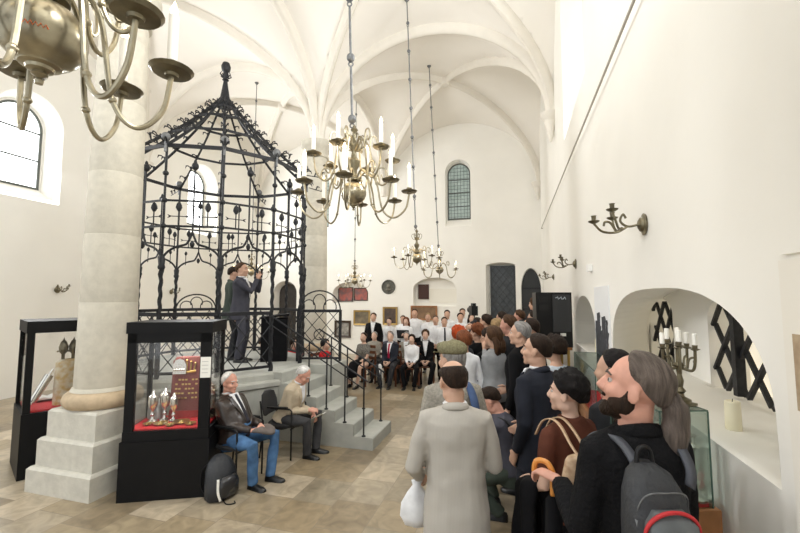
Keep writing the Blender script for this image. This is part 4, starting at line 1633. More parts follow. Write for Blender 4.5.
C_BLACK = cloth('black_cloth', (0.007, 0.007, 0.008))
C_CHAR = cloth('charcoal_cloth', (0.035, 0.036, 0.04))
C_NAVY = cloth('navy_suit_cloth', (0.026, 0.029, 0.040))
C_WHITE = cloth('white_shirt_cotton', (0.78, 0.79, 0.81))
C_GREY = cloth('grey_knit', (0.30, 0.31, 0.32))
C_JEAN = cloth('blue_denim', (0.075, 0.16, 0.31), vary=0.35, vscale=8)
C_BEIGE = cloth('beige_jacket_cloth', (0.50, 0.42, 0.31))
C_SUITG = stripe_mat('light_grey_pinstripe', (0.40, 0.375, 0.335), (0.44, 0.415, 0.372), 40, thin=0.8)
C_TWEED = cloth('grey_tweed', (0.30, 0.28, 0.24), vary=0.25, vscale=60)
C_BROWN = cloth('chocolate_knit', (0.10, 0.035, 0.022))
C_LEATH = mat('brown_leather_jacket', (0.030, 0.020, 0.016), 0.32, vary=0.3, vscale=10, bump=0.5, bscale=9)
C_SLATE = cloth('slate_jacket', (0.075, 0.075, 0.095))
C_DGREY = cloth('dark_grey_trousers', (0.055, 0.055, 0.058))
C_OLIVE = cloth('dark_green_jacket', (0.06, 0.075, 0.062))
C_RED = cloth('red_top', (0.50, 0.02, 0.025))
C_BLUEP = cloth('pale_blue_shirt', (0.55, 0.62, 0.70))
C_PRINT = cloth('grey_print_dress', (0.22, 0.21, 0.19), vary=0.6, vscale=40)
C_CAP = cloth('checked_cap_tweed', (0.20, 0.185, 0.11), vary=0.3, vscale=70)
C_TIER = cloth('red_tie_silk', (0.42, 0.02, 0.06), 0.5)
C_TIED = cloth('dark_tie', (0.03, 0.03, 0.04), 0.5)
C_FLEECE = cloth('black_fleece', (0.008, 0.008, 0.009), bump=0.6, bscale=60)


def rotz(a):
    return Matrix.Rotation(a, 3, 'Z')


def rotx(a):
    return Matrix.Rotation(a, 3, 'X')


def ik(a, b, l1, l2, pole):
    """middle joint between a and b; returns joint and a reachable b"""
    a, b = V(a), V(b)
    d = b - a
    L = min(d.length, (l1 + l2) * 0.985)
    u = d.normalized()
    b = a + u * L
    x = (l1 * l1 - l2 * l2 + L * L) / (2 * L)
    h = math.sqrt(max(0, l1 * l1 - x * x))
    p = V(pole) - u * V(pole).dot(u)
    if p.length < 1e-4:
        p = u.orthogonal()
    return a + u * x + p.normalized() * h, b


TORSO_M = [(-0.12, 0.150, 0.115, -0.01), (-0.02, 0.168, 0.125, -0.012), (0.08, 0.158, 0.118, 0.0), (0.18, 0.152, 0.112, 0.006), (0.28, 0.162, 0.118, 0.01), (0.36, 0.172, 0.116, 0.004), (0.43, 0.172, 0.098, -0.006), (0.475, 0.135, 0.078, -0.014), (0.52, 0.07, 0.062, -0.012)]
TORSO_F = [(-0.12, 0.150, 0.115, -0.012), (-0.02, 0.172, 0.128, -0.016), (0.08, 0.148, 0.108, -0.004), (0.18, 0.128, 0.095, 0.004), (0.28, 0.140, 0.115, 0.018), (0.36, 0.150, 0.110, 0.012), (0.43, 0.150, 0.088, -0.004), (0.475, 0.115, 0.07, -0.012), (0.52, 0.058, 0.054, -0.01)]


def torso_at(tab, z):
    for a, b in zip(tab[:-1], tab[1:]):
        if a[0] <= z <= b[0]:
            f = (z - a[0]) / (b[0] - a[0])
            return [a[i] + (b[i] - a[i]) * f for i in range(1, 4)]
    return list((tab[0] if z < tab[0][0] else tab[-1])[1:])


def ring(T, z, rx, ry, yo, k, n=20, p=2.3):
    out = []
    for j in range(n):
        a = 2 * math.pi * j / n
        c, s = math.cos(a), math.sin(a)
        out.append(T(V((math.copysign(abs(c) ** (2 / p), c) * rx * k, (math.copysign(abs(s) ** (2 / p), s) * ry + yo) * k, z * k))))
    return out


def make_hand(m, w, d, up, side, curl, s):
    """palm and five fingers; d fingers' direction, up the back of the hand, side +1 right hand"""
    d = V(d).normalized()
    up = (V(up) - d * V(up).dot(d))
    up = up.normalized() if up.length > 1e-4 else d.orthogonal().normalized()
    lat = d.cross(up).normalized()      # towards the right of the hand seen from its back
    th = -side                          # thumb side
    rings = []
    for f, hw, ht in ((-0.015, 0.026, 0.019), (0.02, 0.034, 0.018), (0.06, 0.041, 0.016), (0.092, 0.039, 0.013)):
        c = V(w) + d * (f * s)
        rings.append([c + (lat * (math.cos(a) * hw) + up * (math.sin(a) * ht)) * s for a in [2 * math.pi * j / 10 for j in range(10)]])
    m.loft(rings)
    for i, (L, x) in enumerate(((0.072, 0.029), (0.080, 0.010), (0.074, -0.010), (0.058, -0.028))):
        p = V(w) + (d * 0.083 + lat * (x * th)) * s
        dd = V(d)
        pts = [p - d * (0.02 * s), p]
        for seg, fr in enumerate((0.45, 0.30, 0.25)):
            a = curl * (0.55, 0.8, 0.6)[seg] * (1 + 0.06 * i)
            dd = (dd * math.cos(a) - up * math.sin(a) if seg == 0 else (dd * math.cos(a) + dd.cross(lat).normalized() * math.sin(a) * (-1 if dd.cross(lat).dot(up) > 0 and seg < 0 else 1)))
            # bend towards the palm about the lateral axis
            pts.append(pts[-1] + dd.normalized() * (L * fr * s))
        m.tube(pts, [0.0095 * s, 0.0098 * s, 0.009 * s, 0.0082 * s, 0.0055 * s], 7)
    p = V(w) + (d * 0.022 + lat * (0.026 * th)) * s
    d1 = (d * 0.62 + lat * (0.70 * th) - up * 0.30).normalized()
    d2 = (d * 0.85 + lat * (0.25 * th) - up * (0.35 + 0.4 * min(curl, 1))).normalized()
    m.tube([p - d1 * (0.015 * s), p + d1 * (0.036 * s), p + (d1 * 0.036 + d2 * 0.03) * s, p + (d1 * 0.036 + d2 * 0.052) * s], [0.014 * s, 0.0125 * s, 0.010 * s, 0.006 * s], 8)


def finger_dirs(d, up, a):
    return d


def make_head(m, c, Rh, s, female=False, chin=1.0):
    E = lambda p, r, n=16, q=12: m.ell(c + Rh @ (V(p) * s), tuple(x * s for x in r), n, q, 0, Rh)
    E((0, -0.014, 0.035), (0.076, 0.096, 0.086), 20, 14)
    E((0, 0.022, -0.025), (0.062, 0.070, 0.085))
    E((0, 0.030, -0.072), (0.050 if not female else 0.045, 0.052, 0.040))
    E((0, 0.066, -0.098), (0.024, 0.022, 0.020))
    E((0, 0.074, 0.026), (0.050, 0.020, 0.014))
    for sx in (-1, 1):
        E((0.036 * sx, 0.058, -0.028), (0.026, 0.028, 0.026))
        E((0.046 * sx, 0.0, -0.075), (0.018, 0.045, 0.03))
    m.tube([c + Rh @ (V(p) * s) for p in ((0, 0.080, 0.020), (0, 0.096, -0.005), (0, 0.108, -0.028), (0, 0.094, -0.040))], [0.010 * s, 0.012 * s, 0.014 * s, 0.012 * s], 8)
    for sx in (-1, 1):
        E((0.012 * sx, 0.094, -0.032), (0.010, 0.012, 0.009), 8, 6)
    E((0, 0.082, -0.060), (0.024, 0.012, 0.007), 10, 6)
    E((0, 0.080, -0.071), (0.022, 0.012, 0.008), 10, 6)
    for sx in (-1, 1):
        M2 = Rh @ Matrix.Rotation(0.35 * sx, 3, 'Z')
        m.ell(c + Rh @ (V((0.077 * sx, -0.008, -0.012)) * s), (0.009 * s, 0.021 * s, 0.033 * s), 10, 8, 0, M2)


def hair_band(m, c, Rh, s, lo, hi=None, thick=0.012, rxyz=(0.077, 0.097, 0.087), cen=(0, -0.014, 0.035), nz=0.0, seed=0, nu=40, nv=14):
    """shell of hair over the skull from elevation lo(az) up to hi(az), degrees; az 0 = face, 180 = back"""
    b = len(m.v)
    for i in range(nu):
        az = 360 * i / nu
        az_ = az if az <= 180 else 360 - az
        l, h = lo(az_), (hi(az_) if hi else 90)
        for j in range(nv + 1):
            f = j / nv
            e = R(l + (h - l) * f)
            t = math.sin(math.pi * min(1, f * 2.2 + 0.0) / 2) if not hi else math.sin(math.pi * f)
            t = -0.35 + 1.35 * max(0, t) ** 0.6
            a = R(az)
            d = V((-math.sin(a) * math.cos(e), math.cos(a) * math.cos(e), math.sin(e)))
            w = 1.0
            if nz:
                w += nz * noise.noise(V((d.x * 5 + seed, d.y * 5, d.z * 5)))
            p = V((d.x * rxyz[0], d.y * rxyz[1], d.z * rxyz[2])) + d * (thick * t * w)
            if e < 0:      # below the widest level hair hangs rather than tucking under
                kf = 1 / max(0.55, math.cos(e))
                p = V((p.x * min(kf, 1.25), p.y * min(kf, 1.25), p.z * 1.15))
            m.v.append(c + Rh @ ((V(cen) + p) * s))
    w_ = nv + 1
    for i in range(nu):
        i2 = (i + 1) % nu
        for j in range(nv):
            m.f.append([b + i * w_ + j, b + i2 * w_ + j, b + i2 * w_ + j + 1, b + i * w_ + j + 1])
            m.m.append(0)


def lerp_tab(tab):
    def f(x):
        for (a, p), (b, q) in zip(tab[:-1], tab[1:]):
            if a <= x <= b:
                return p + (q - p) * (x - a) / (b - a)
        return tab[-1][1]
    return f


STYLES = {
    'short': dict(lo=[(0, 46), (35, 40), (60, 22), (80, -8), (95, -6), (110, -22), (140, -45), (180, -50)], thick=0.014),
    'crop': dict(lo=[(0, 52), (35, 48), (60, 28), (80, -2), (95, 0), (110, -22), (140, -42), (180, -46)], thick=0.008),
    'receding': dict(lo=[(0, 70), (25, 62), (45, 45), (70, 15), (85, -5), (110, -22), (140, -45), (180, -50)], thick=0.010),
    'bald': dict(lo=[(0, 20), (60, 18), (78, -6), (95, -2), (110, -22), (140, -45), (180, -50)], hi=[(0, 20.5), (60, 24), (80, 36), (120, 42), (180, 46)], thick=0.011),
    'bob': dict(lo=[(0, 40), (30, 36), (50, 14), (70, -30), (95, -50), (140, -60), (180, -62)], thick=0.026),
    'wavy': dict(lo=[(0, 44), (30, 38), (55, 8), (75, -34), (100, -52), (140, -60), (180, -60)], thick=0.032),
    'pixie': dict(lo=[(0, 30), (30, 24), (55, 6), (78, -24), (95, -14), (110, -30), (140, -52), (180, -56)], thick=0.032),
    'back': dict(lo=[(0, 58), (30, 52), (55, 36), (75, 4), (90, -4), (105, -18), (140, -44), (180, -50)], thick=0.014),
}


def person(label, loc, rz, h, pose='stand', female=False, skin=None, hair='dark', style='short', top=None, topkind='jacket', bottom=None, bottomkind='trousers', shirt=None, tie=None,
           lean=0, head=(0, 0), lh=None, rh=None, ldir=None, rdir=None, curl=0.5, near=2, belly=0.0, wide=1.0, feet=None, seat=0.46, beard=None, group=None, face=None, sleeves='long', hem=None,
           shoes=None, twist=0, lpole=None, rpole=None, hup=None, roll=0):
    k = h / 1.75
    skin = skin or SKIN
    t = empty('person', loc, R(rz), label, 'person', group)
    vox = {3: 0.0075, 2: 0.011, 1: 0.016}[near]
    cvox = {3: 0.011, 2: 0.015, 1: 0.022}[near]
    tab = TORSO_F if female else TORSO_M
    tab = [(z, rx * wide, ry + belly * math.exp(-((z - 0.12) / 0.16) ** 2), yo + belly * 0.6 * math.exp(-((z - 0.12) / 0.16) ** 2)) for z, rx, ry, yo in tab]
    if pose == 'stand':
        P = V((0, 0, 0.95 * k))
    elif pose == 'sit':
        P = V((0, 0, seat + 0.075 * k))
    else:
        P = V((0, -0.12, 0.42 * k))
    RT = rotz(R(twist)) @ rotx(-R(lean)) @ Matrix.Rotation(R(roll), 3, 'Y')
    T = lambda p: P + RT @ V(p)
    # joints
    sh = {s: T((s * 0.172 * wide * k * (0.9 if female else 1), -0.005 * k, 0.448 * k)) for s in (-1, 1)}
    neck = T((0, -0.008 * k, 0.53 * k))
    Rh = rotz(R(head[0])) @ rotx(R(head[1]))
    hc = neck + Rh @ V((0, 0.024 * k, 0.0)) + V((0, 0, 0.028 * k)) + Rh @ V((0, 0.0, 0.098 * k))
    hs = k * (1.02 if not female else 0.98)
    ft = {}
    for s in (-1, 1):
        if feet:
            ft[s] = V(feet[0 if s < 0 else 1])
        elif pose == 'sit':
            ft[s] = V((s * 0.11, 0.43 * k, 0))
        elif pose == 'crouch':
            ft[s] = V((s * 0.13, 0.10 if s > 0 else -0.05, 0))
        else:
            ft[s] = V((s * 0.10 * k, 0.0, 0))
    hip = {s: P + V((s * 0.088 * k, 0, -0.01 * k)) for s in (-1, 1)}
    kn, an = {}, {}
    for s in (-1, 1):
        a = ft[s] + V((0, 0, 0.085 * k))
        kn[s], an[s] = ik(hip[s], a, 0.435 * k, 0.43 * k, (s * (0.35 if pose != 'stand' else 0.05), 1, 0.4))
    el, wr = {}, {}
    hd = {-1: lh, 1: rh}
    pole = {-1: lpole or (-0.5, -1, -0.5), 1: rpole or (0.5, -1, -0.5)}
    for s in (-1, 1):
        tgt = hd[s]
        if tgt is not None and len(tgt) == 4:      # a point of the room
            tgt = rotz(-R(rz)) @ (V(tgt[:3]) - V(loc))
        elif tgt is not None:
            tgt = T(V(tgt) * k)
        else:
            tgt = sh[s] + V((s * 0.07 * k, 0.05 * k, -0.545 * k))
        el[s], wr[s] = ik(sh[s], tgt, 0.30 * k, 0.265 * k, RT @ V(pole[s]))
    # body: one continuous surface
    m = MB()
    m.loft([ring(T, z, rx * 0.9, ry * 0.9, yo, k) for z, rx, ry, yo in tab])
    m.tube([T((0, -0.012 * k, 0.46 * k)), neck + V((0, 0, 0.01 * k)), hc + Rh @ V((0, -0.02 * k, -0.05 * k))], [0.066 * k, (0.056 if not female else 0.047) * k, (0.056 if not female else 0.048) * k], 14)
    for s in (-1, 1):
        m.tube([T((s * 0.10 * k, -0.005 * k, 0.41 * k)), sh[s] - RT @ V((s * 0.012, 0, 0.02)), sh[s].lerp(el[s], 0.5), el[s], el[s].lerp(wr[s], 0.35), wr[s]], [0.045 * k, 0.040 * k, 0.040 * k, 0.036 * k, 0.036 * k, 0.025 * k], 12)
        m.tube([hip[s], hip[s].lerp(kn[s], 0.5), kn[s], kn[s].lerp(an[s], 0.35), an[s]], [0.085 * k, 0.072 * k, 0.052 * k, 0.050 * k, 0.034 * k], 12)
    make_head(m, hc, Rh, hs, female)
    hands = m if near == 3 else MB()
    for s in (-1, 1):
        fd = {-1: ldir, 1: rdir}[s]
        d = RT @ V(fd) if fd else (wr[s] - el[s]).normalized() + V((0, 0.05, -0.05))
        upv = V(hup[0 if s < 0 else 1]) if hup else V((s * 1.0, 0.15, 0.1)) if fd is None else V((s * 0.5, 0.1, 1.0))
        make_hand(hands, wr[s] + V(d).normalized() * 0.01 * k, d, RT @ upv, s, curl, k)
    me = remeshed(m, vox, 3 if near > 1 else 2)
    if hands is not m:
        bm = bmesh.new()
        bm.from_mesh(me)
        hm = hands.mesh('hm')
        bm.from_mesh(hm)
        bm.to_mesh(me)
        bm.free()
    link('body', me, skin, t, True, 180)
    # eyes and mouth
    if near >= 2:
        for s in (-1, 1):
            m = MB()
            m.ell((0, 0, 0), 0.0105 * hs, 12, 9)
            for i, f in enumerate(m.f):
                cpt = sum((m.v[q] for q in f), V((0, 0, 0))) / len(f)
                if cpt.y > 0.0062 * hs:
                    m.m[i] = 1
            e = m.build('eye', [EYEW, IRIS], t)
            e.matrix_local = Matrix.Translation(hc + Rh @ (V((0.031 * s, 0.0730, 0.006)) * hs)) @ Rh.to_4x4()
        m = MB()
        m.ell(hc + Rh @ (V((0, 0.0865, -0.0655)) * hs), (0.021 * hs, 0.0085 * hs, 0.0075 * hs), 12, 6, 0, Rh)
        m.build('mouth', LIP, t)
        for s in (-1, 1):
            m = MB()
            m.tube([hc + Rh @ (V((x * s, y, z)) * hs) for x, y, z in ((0.014, 0.0945, 0.028), (0.032, 0.089, 0.034), (0.05, 0.074, 0.028))], [0.004 * hs, 0.005 * hs, 0.003 * hs], 6)
            m.build('eyebrow', HAIR[hair], t)
    # hair
    if style in STYLES:
        sd = STYLES[style]
        m = MB()
        hair_band(m, hc, Rh, hs, lerp_tab(sd['lo']), lerp_tab(sd['hi']) if 'hi' in sd else None, sd['thick'], nz=0.9 if style in ('wavy', 'pixie') else 0.35, seed=len(label))
        m.build('hair', HAIR[hair], t, angle=180)
    elif style in ('long', 'ponytail', 'bun'):
        m = MB()
        base = STYLES['back'] if style != 'long' else STYLES['bob']
        hair_band(m, hc, Rh, hs, lerp_tab(base['lo']), None, base['thick'], nz=0.2)
        if style == 'ponytail':
            q = [hc + Rh @ (V(p) * hs) for p in ((0, -0.098, 0.012), (0.0, -0.122, -0.008), (0.0, -0.140, -0.06), (0.0, -0.145, -0.13), (0.005, -0.14, -0.21), (0.0, -0.125, -0.27))]
            m.tube(bez(q, 4), [0.020 * hs] * 2 + [0.030 * hs] * 3 + [0.040 * hs] * 5 + [0.043 * hs] * 5 + [0.036 * hs] * 3 + [0.026 * hs] * 2 + [0.010 * hs], 12)
            for i in range(14):
                a = 2 * math.pi * i / 14
                q2 = [p + V((math.cos(a) * 0.034, math.sin(a) * 0.03, 0.0)) * hs * f for p, f in zip(q[1:], (0.3, 0.8, 1.1, 1.2, 1.0))]
                q2[-1] += V((0.02 * math.cos(3 * a), 0.01 * math.sin(5 * a), -0.02))
                m.tube(bez(q2, 4), 0.0075 * hs, 5)
        elif style == 'long':
            for x in (-0.055, -0.02, 0.02, 0.055):
                q = [hc + Rh @ (V(p) * hs) for p in ((x * 1.1, -0.06, 0.0), (x * 1.3, -0.095, -0.07), (x * 1.3, -0.10, -0.15), (x, -0.09, -0.20))]
                m.tube(bez(q, 4), [0.04 * hs] * 8 + [0.034 * hs] * 3 + [0.028 * hs] * 2, 8)
        else:
            m.ell(hc + Rh @ (V((0, -0.12, 0.03)) * hs), 0.045 * hs, 12, 8)
        m.build('hair', HAIR[hair], t, angle=180)
    elif style == 'flatcap':
        m = MB()
        hair_band(m, hc, Rh, hs, lerp_tab(STYLES['short']['lo']), None, 0.012, nz=0.5)
        m.build('hair', HAIR[hair], t, angle=180)
        m = MB()
        Q = lambda p: hc + Rh @ (V(p) * hs)
        rings = []
        for z, rx, ry, yo in ((0.045, 0.086, 0.108, -0.012), (0.062, 0.096, 0.118, -0.008), (0.088, 0.100, 0.122, 0.0), (0.112, 0.088, 0.108, 0.006), (0.128, 0.055, 0.07, 0.008), (0.132, 0.01, 0.015, 0.01)):
            rings.append([Q((math.cos(a) * rx, math.sin(a) * ry + yo, z - 0.012 * math.sin(a) + 0.01)) for a in [2 * math.pi * j / 28 for j in range(28)]])
        m.loft(rings)
        rings = []
        for f, zz in ((0, 0.0), (1, 0.0), (1, 0.008), (0, 0.008)):
            rings.append([Q((math.cos(a) * (0.082 + 0.0 * f), 0.075 * (1 - f) + (0.088 + math.sin(a) * 0.062) * f, 0.050 - 0.02 * f * math.sin(a) + zz)) for a in [math.pi * j / 14 for j in range(15)]])
        m.loft(rings + [rings[0]], False, 0, False)
        m.build('flat_cap', C_CAP, t, angle=180)
    if beard:
        m = MB()
        E = lambda p, r: m.ell(hc + Rh @ (V(p) * hs), tuple(x * hs for x in r), 14, 10, 0, Rh)
        E((0, 0.036, -0.088), (0.055, 0.054, 0.040))
        E((0, 0.068, -0.104), (0.032, 0.026, 0.028))
        for s in (-1, 1):
            E((0.046 * s, 0.030, -0.066), (0.022, 0.040, 0.034))
            E((0.056 * s, 0.006, -0.052), (0.016, 0.026, 0.042))
            E((0.064 * s, 0.004, -0.020), (0.011, 0.014, 0.030))
            E((0.018 * s, 0.084, -0.052), (0.020, 0.012, 0.007))
        link('beard', remeshed(m, 0.007, 2), HAIR[beard], t, True, 180)
    # clothes
    top = top or C_BLACK
    bottom = bottom or C_BLACK
    jk = topkind in ('jacket', 'coat')
    d = {'jacket': 0.024, 'coat': 0.03, 'shirt': 0.013, 'tshirt': 0.012, 'sweater': 0.018}[topkind]
    hz = hem if hem is not None else {'jacket': -0.22, 'coat': -0.34, 'shirt': -0.05, 'tshirt': -0.10, 'sweater': -0.10}[topkind]
    if pose != 'stand':
        hz = max(hz, -0.06)
    m = MB()
    rings = []
    if jk and hz < -0.12:
        rings.append(ring(T, hz, tab[1][1] + d + 0.012, tab[1][2] + d + 0.018, -0.012, k))
        rings.append(ring(T, -0.12, tab[1][1] + d + 0.006, tab[1][2] + d + 0.010, -0.012, k))
    for z, rx, ry, yo in tab:
        if z >= hz - 0.02 and not (z < -0.1 and jk):
            dd = d if z < 0.45 else d * 0.7
            w_ = 0.0
            rings.append(ring(T, max(z, hz), rx + dd, ry + dd, yo, k))
    if jk or topkind in ('shirt', 'sweater'):
        rings[-1:] = [ring(T, 0.505, 0.078 + d * 0.5, 0.068 + d * 0.5, -0.012, k), ring(T, 0.520 if jk else 0.525, 0.066 + d * 0.3, 0.060 + d * 0.3, -0.014, k)]
    else:
        rings[-1:] = [ring(T, 0.495, 0.085, 0.07, -0.012, k)]
    m.loft(rings)
    for s in (-1, 1):
        r0 = 0.060 if jk else 0.055 if topkind == 'sweater' else 0.052
        if female:
            r0 *= 0.92
        S0 = T((s * 0.07 * k, -0.010 * k, 0.462 * k))
        if sleeves == 'long':
            e1 = wr[s].lerp(el[s], 0.04)
            m.tube([S0, sh[s] - (RT @ V((0, 0, 0.012 * k))), sh[s].lerp(el[s], 0.5), el[s], el[s].lerp(wr[s], 0.5), e1], [r0 * k, (r0 + 0.004) * k, r0 * k * 0.97, r0 * k * 0.86, r0 * k * 0.80, r0 * k * (0.70 if jk else 0.6)], 14)
        else:
            m.tube([S0, sh[s] - (RT @ V((0, 0, 0.012 * k))), sh[s].lerp(el[s], 0.4), sh[s].lerp(el[s], 0.72)], [r0 * k, (r0 + 0.006) * k, (r0 + 0.006) * k, (r0 + 0.004) * k], 14)
    nm = {'jacket': 'jacket', 'coat': 'coat', 'shirt': 'shirt', 'tshirt': 't_shirt', 'sweater': 'sweater'}[topkind]
    me = remeshed(m, cvox * (1.0 if near > 1 else 0.9), 3, folds={3: 0.020, 2: 0.014, 1: 0.0}[near])
    tp = link(nm, me, top, t, True, 180)
    if jk and near >= 2:       # turned collar
        m = MB()
        pts = [T(V((0.076 * math.sin(a), -0.014 - 0.069 * math.cos(a), 0.506 + 0.024 * math.cos(a))) * k) for a in [R(-125) + R(250) * i / 20 for i in range(21)]]
        m.tube(pts, [0.006 * k + 0.005 * k * math.sin(math.pi * i / 20) for i in range(21)], 8, flat=2.2)
        m.build('collar', top, tp, angle=180)

    def chest_patch(name, x_of, z0, z1, off, material, parent):
        m = MB()
        rr = []
        n = 10
        for i in range(n + 1):
            z = z0 + (z1 - z0) * i / n
            rx, ry, yo = torso_at(tab, z)
            if z > 0.46:
                ry, yo = max(ry, 0.066), yo + 0.008
            xa, xb = x_of((z - z0) / (z1 - z0))
            row = []
            for j in range(7):
                x = xa + (xb - xa) * j / 6
                q = min(0.98, abs(x) / (rx + d))
                y = yo + (ry + d) * (1 - q ** 2.3) ** (1 / 2.3) + off
                row.append((x, y, z))
            rr.append([T(V(p) * k) for p in row] + [T(V((p[0], p[1] - 0.02, p[2])) * k) for p in row[::-1]])
        m.loft(rr)
        return m.build(name, material, parent, angle=180)
    if shirt:
        chest_patch('shirt_front', lambda f: (-0.012 - 0.058 * f, 0.012 + 0.058 * f), 0.16, 0.515, 0.006, shirt, t)
        m = MB()
        pts = [T(V((0.060 * math.sin(a), -0.012 - 0.060 * math.cos(a), 0.532)) * k) for a in [2 * math.pi * i / 20 for i in range(21)]]
        m.tube(pts, 0.012 * k, 6)
        m.build('shirt_collar', shirt, t)
        if jk and near >= 1:
            for s in (-1, 1):
                chest_patch('lapel', (lambda f, s=s: (s * (0.010 + 0.055 * f), s * (0.028 + 0.075 * f + 0.03 * max(0, 1 - abs(f - 0.7) * 4)))), 0.15, 0.49, 0.009, top, tp)
    if tie:
        chest_patch('tie', lambda f: (-0.026 + 0.008 * f, 0.026 - 0.008 * f), 0.10 if not jk else 0.14, 0.50, 0.012, tie, t)
    m = MB()
    if bottomkind == 'trousers':
        e = 0.016
        Tp = (lambda p: P + (RT if pose == 'stand' else rotx(-R(lean) * 0.4)) @ V(p))
        m.loft([ring(Tp, z, rx + e * 0.6, ry + e * 0.6, yo, k) for z, rx, ry, yo in tab[:4]])
        for s in (-1, 1):
            a2 = an[s] + V((0, 0, -0.03 * k))
            m.tube([hip[s] + V((0, 0, 0.03 * k)), hip[s].lerp(kn[s], 0.5), kn[s], kn[s].lerp(an[s], 0.5), a2], [0.098 * k, 0.088 * k, 0.070 * k, 0.064 * k, 0.058 * k], 14)
        link('trousers', remeshed(m, cvox, 3, folds={3: 0.014, 2: 0.012, 1: 0.0}[near]), bottom, t, True, 180)
    else:
        L = 0.5 if bottomkind == 'skirt' else 0.68
        if pose == 'stand':
            m.loft([ring(T, z, tab[1][1] + 0.016 + x, tab[1][2] + 0.016 + x, -0.012, k) for z, x in ((-L, 0.035), (-0.3, 0.02), (-0.1, 0.0), (0.0, 0.0), (0.10, -0.02), (0.16, -0.035))])
        else:
            m.loft([ring(T, z, rx + 0.012, ry + 0.012, yo, k) for z, rx, ry, yo in tab[:4]])
            mid = [(hip[-1] + hip[1]) / 2, (kn[-1] + kn[1]) / 2, (kn[-1] + kn[1]) / 2 + V((0, 0.03, -0.1)), (an[-1] + an[1]) / 2 + V((0, 0.0, 0.18))]
            m.tube(mid, [0.15 * k, 0.15 * k, 0.15 * k, 0.16 * k], 16)
        link('skirt', remeshed(m, cvox, 3, folds=0.012 if near > 1 else 0), bottom, t, True, 180)
    for s in (-1, 1):
        m = MB()
        dr = V((s * 0.18, 1, 0)).normalized()
        if pose == 'sit' or feet:
            dr = V((s * 0.12, 1, 0)).normalized()
        a = V((an[s].x, an[s].y, 0))
        sd = V((dr.y, -dr.x, 0))
        rr = []
        for f, w_, hh in ((-0.062, 0.020, 0.05), (-0.05, 0.034, 0.075), (0.0, 0.038, 0.085), (0.06, 0.042, 0.065), (0.12, 0.046, 0.048), (0.165, 0.040, 0.038), (0.19, 0.018, 0.025)):
            c_ = a + dr * (f * k)
            rr.append([c_ + sd * (math.cos(q) * w_ * k) + V((0, 0, 1)) * ((max(0, math.sin(q)) * hh) * k) for q in [2 * math.pi * j / 14 for j in range(14)]])
        zoff = max(0.0, an[s].z - 0.085 * k)
        rr = [[p + V((0, 0, zoff)) for p in r] for r in rr]
        m.loft(rr)
        m.build('shoe', shoes or SHOE, t, angle=70)
    Wd = lambda p: rotz(R(rz)) @ V(p) + V(loc)
    return t, dict(W=Wd, WT=lambda p: Wd(T(V(p) * k)), rot=rotz(R(rz)) @ RT, P=P, T=T, wr=wr, el=el, sh=sh, hc=hc, Rh=Rh, k=k, an=an, kn=kn, hip=hip)

# ------------------------------------------------------------------ people near the camera


def strap(m, pts, w, th):
    """flat band through pts; each entry (point, outward normal)"""
    ps, ns = bez([p for p, n in pts], 5), bez([n for p, n in pts], 5)
    pts = list(zip(ps, ns))
    rr = []
    for i, (p, n) in enumerate(pts):
        a, c = V(pts[max(0, i - 1)][0]), V(pts[min(len(pts) - 1, i + 1)][0])
        d = (c - a).normalized()
        s_ = d.cross(V(n)).normalized() * (w / 2)
        n = V(n).normalized() * th
        p = V(p)
        rr.append([p - s_, p + s_, p + s_ + n, p - s_ + n])
    m.loft(rr)


t, g = person('bald-topped man in a light grey pinstripe jacket, seen from behind, nearest the camera', (-0.37, 2.46, 0), 14, 1.74, near=3, hair='dark', style='bald', skin=SKIN, top=C_SUITG, topkind='jacket', bottom=C_BEIGE, head=(14, -8),
              lh=(-0.215, 0.20, 0.02), rh=(0.14, 0.26, 0.16), rdir=(-0.8, 0.5, 0.1), wide=0.98, hem=-0.32, shirt=C_WHITE, belly=0.03)
m = MB()
ce = [g['WT']((0, -0.155 - (0.03 if z < 0.2 else 0.0), z)) for z in (-0.31, -0.2, -0.1, 0.0)]
m.tube(ce, 0.003, 4)
b0 = g['W'](g['wr'][-1])
bag = empty('white_bag', b0 + V((-0.02, 0.01, -0.06)), R(14), 'soft white bag hanging from the left hand of the man in the grey jacket', 'bag')
m = MB()
for z, r in ((-0.25, 0.02), (-0.245, 0.075), (-0.2, 0.10), (-0.13, 0.095), (-0.06, 0.06), (-0.02, 0.028), (0.02, 0.035)):
    pass
rr = []
for z, r in ((-0.25, 0.03), (-0.245, 0.08), (-0.19, 0.105), (-0.12, 0.095), (-0.05, 0.055), (-0.01, 0.025), (0.02, 0.034)):
    rr.append([V((math.cos(a) * r * (1 + 0.12 * math.sin(5 * a + z * 20)), math.sin(a) * r * 0.6 * (1 + 0.12 * math.cos(4 * a)), z)) for a in [2 * math.pi * j / 24 for j in range(24)]])
m.loft(rr)
m.build('pouch', C_WHITE, bag, angle=180)
m = MB()
m.tube(bez([(0, 0, -0.02), (0.02, 0.0, 0.04), (0.03, 0.01, 0.075), (-0.01, 0.0, 0.04), (0, 0, -0.02)], 5), 0.007, 6)
m.build('handle_cord', C_WHITE, bag, angle=180)

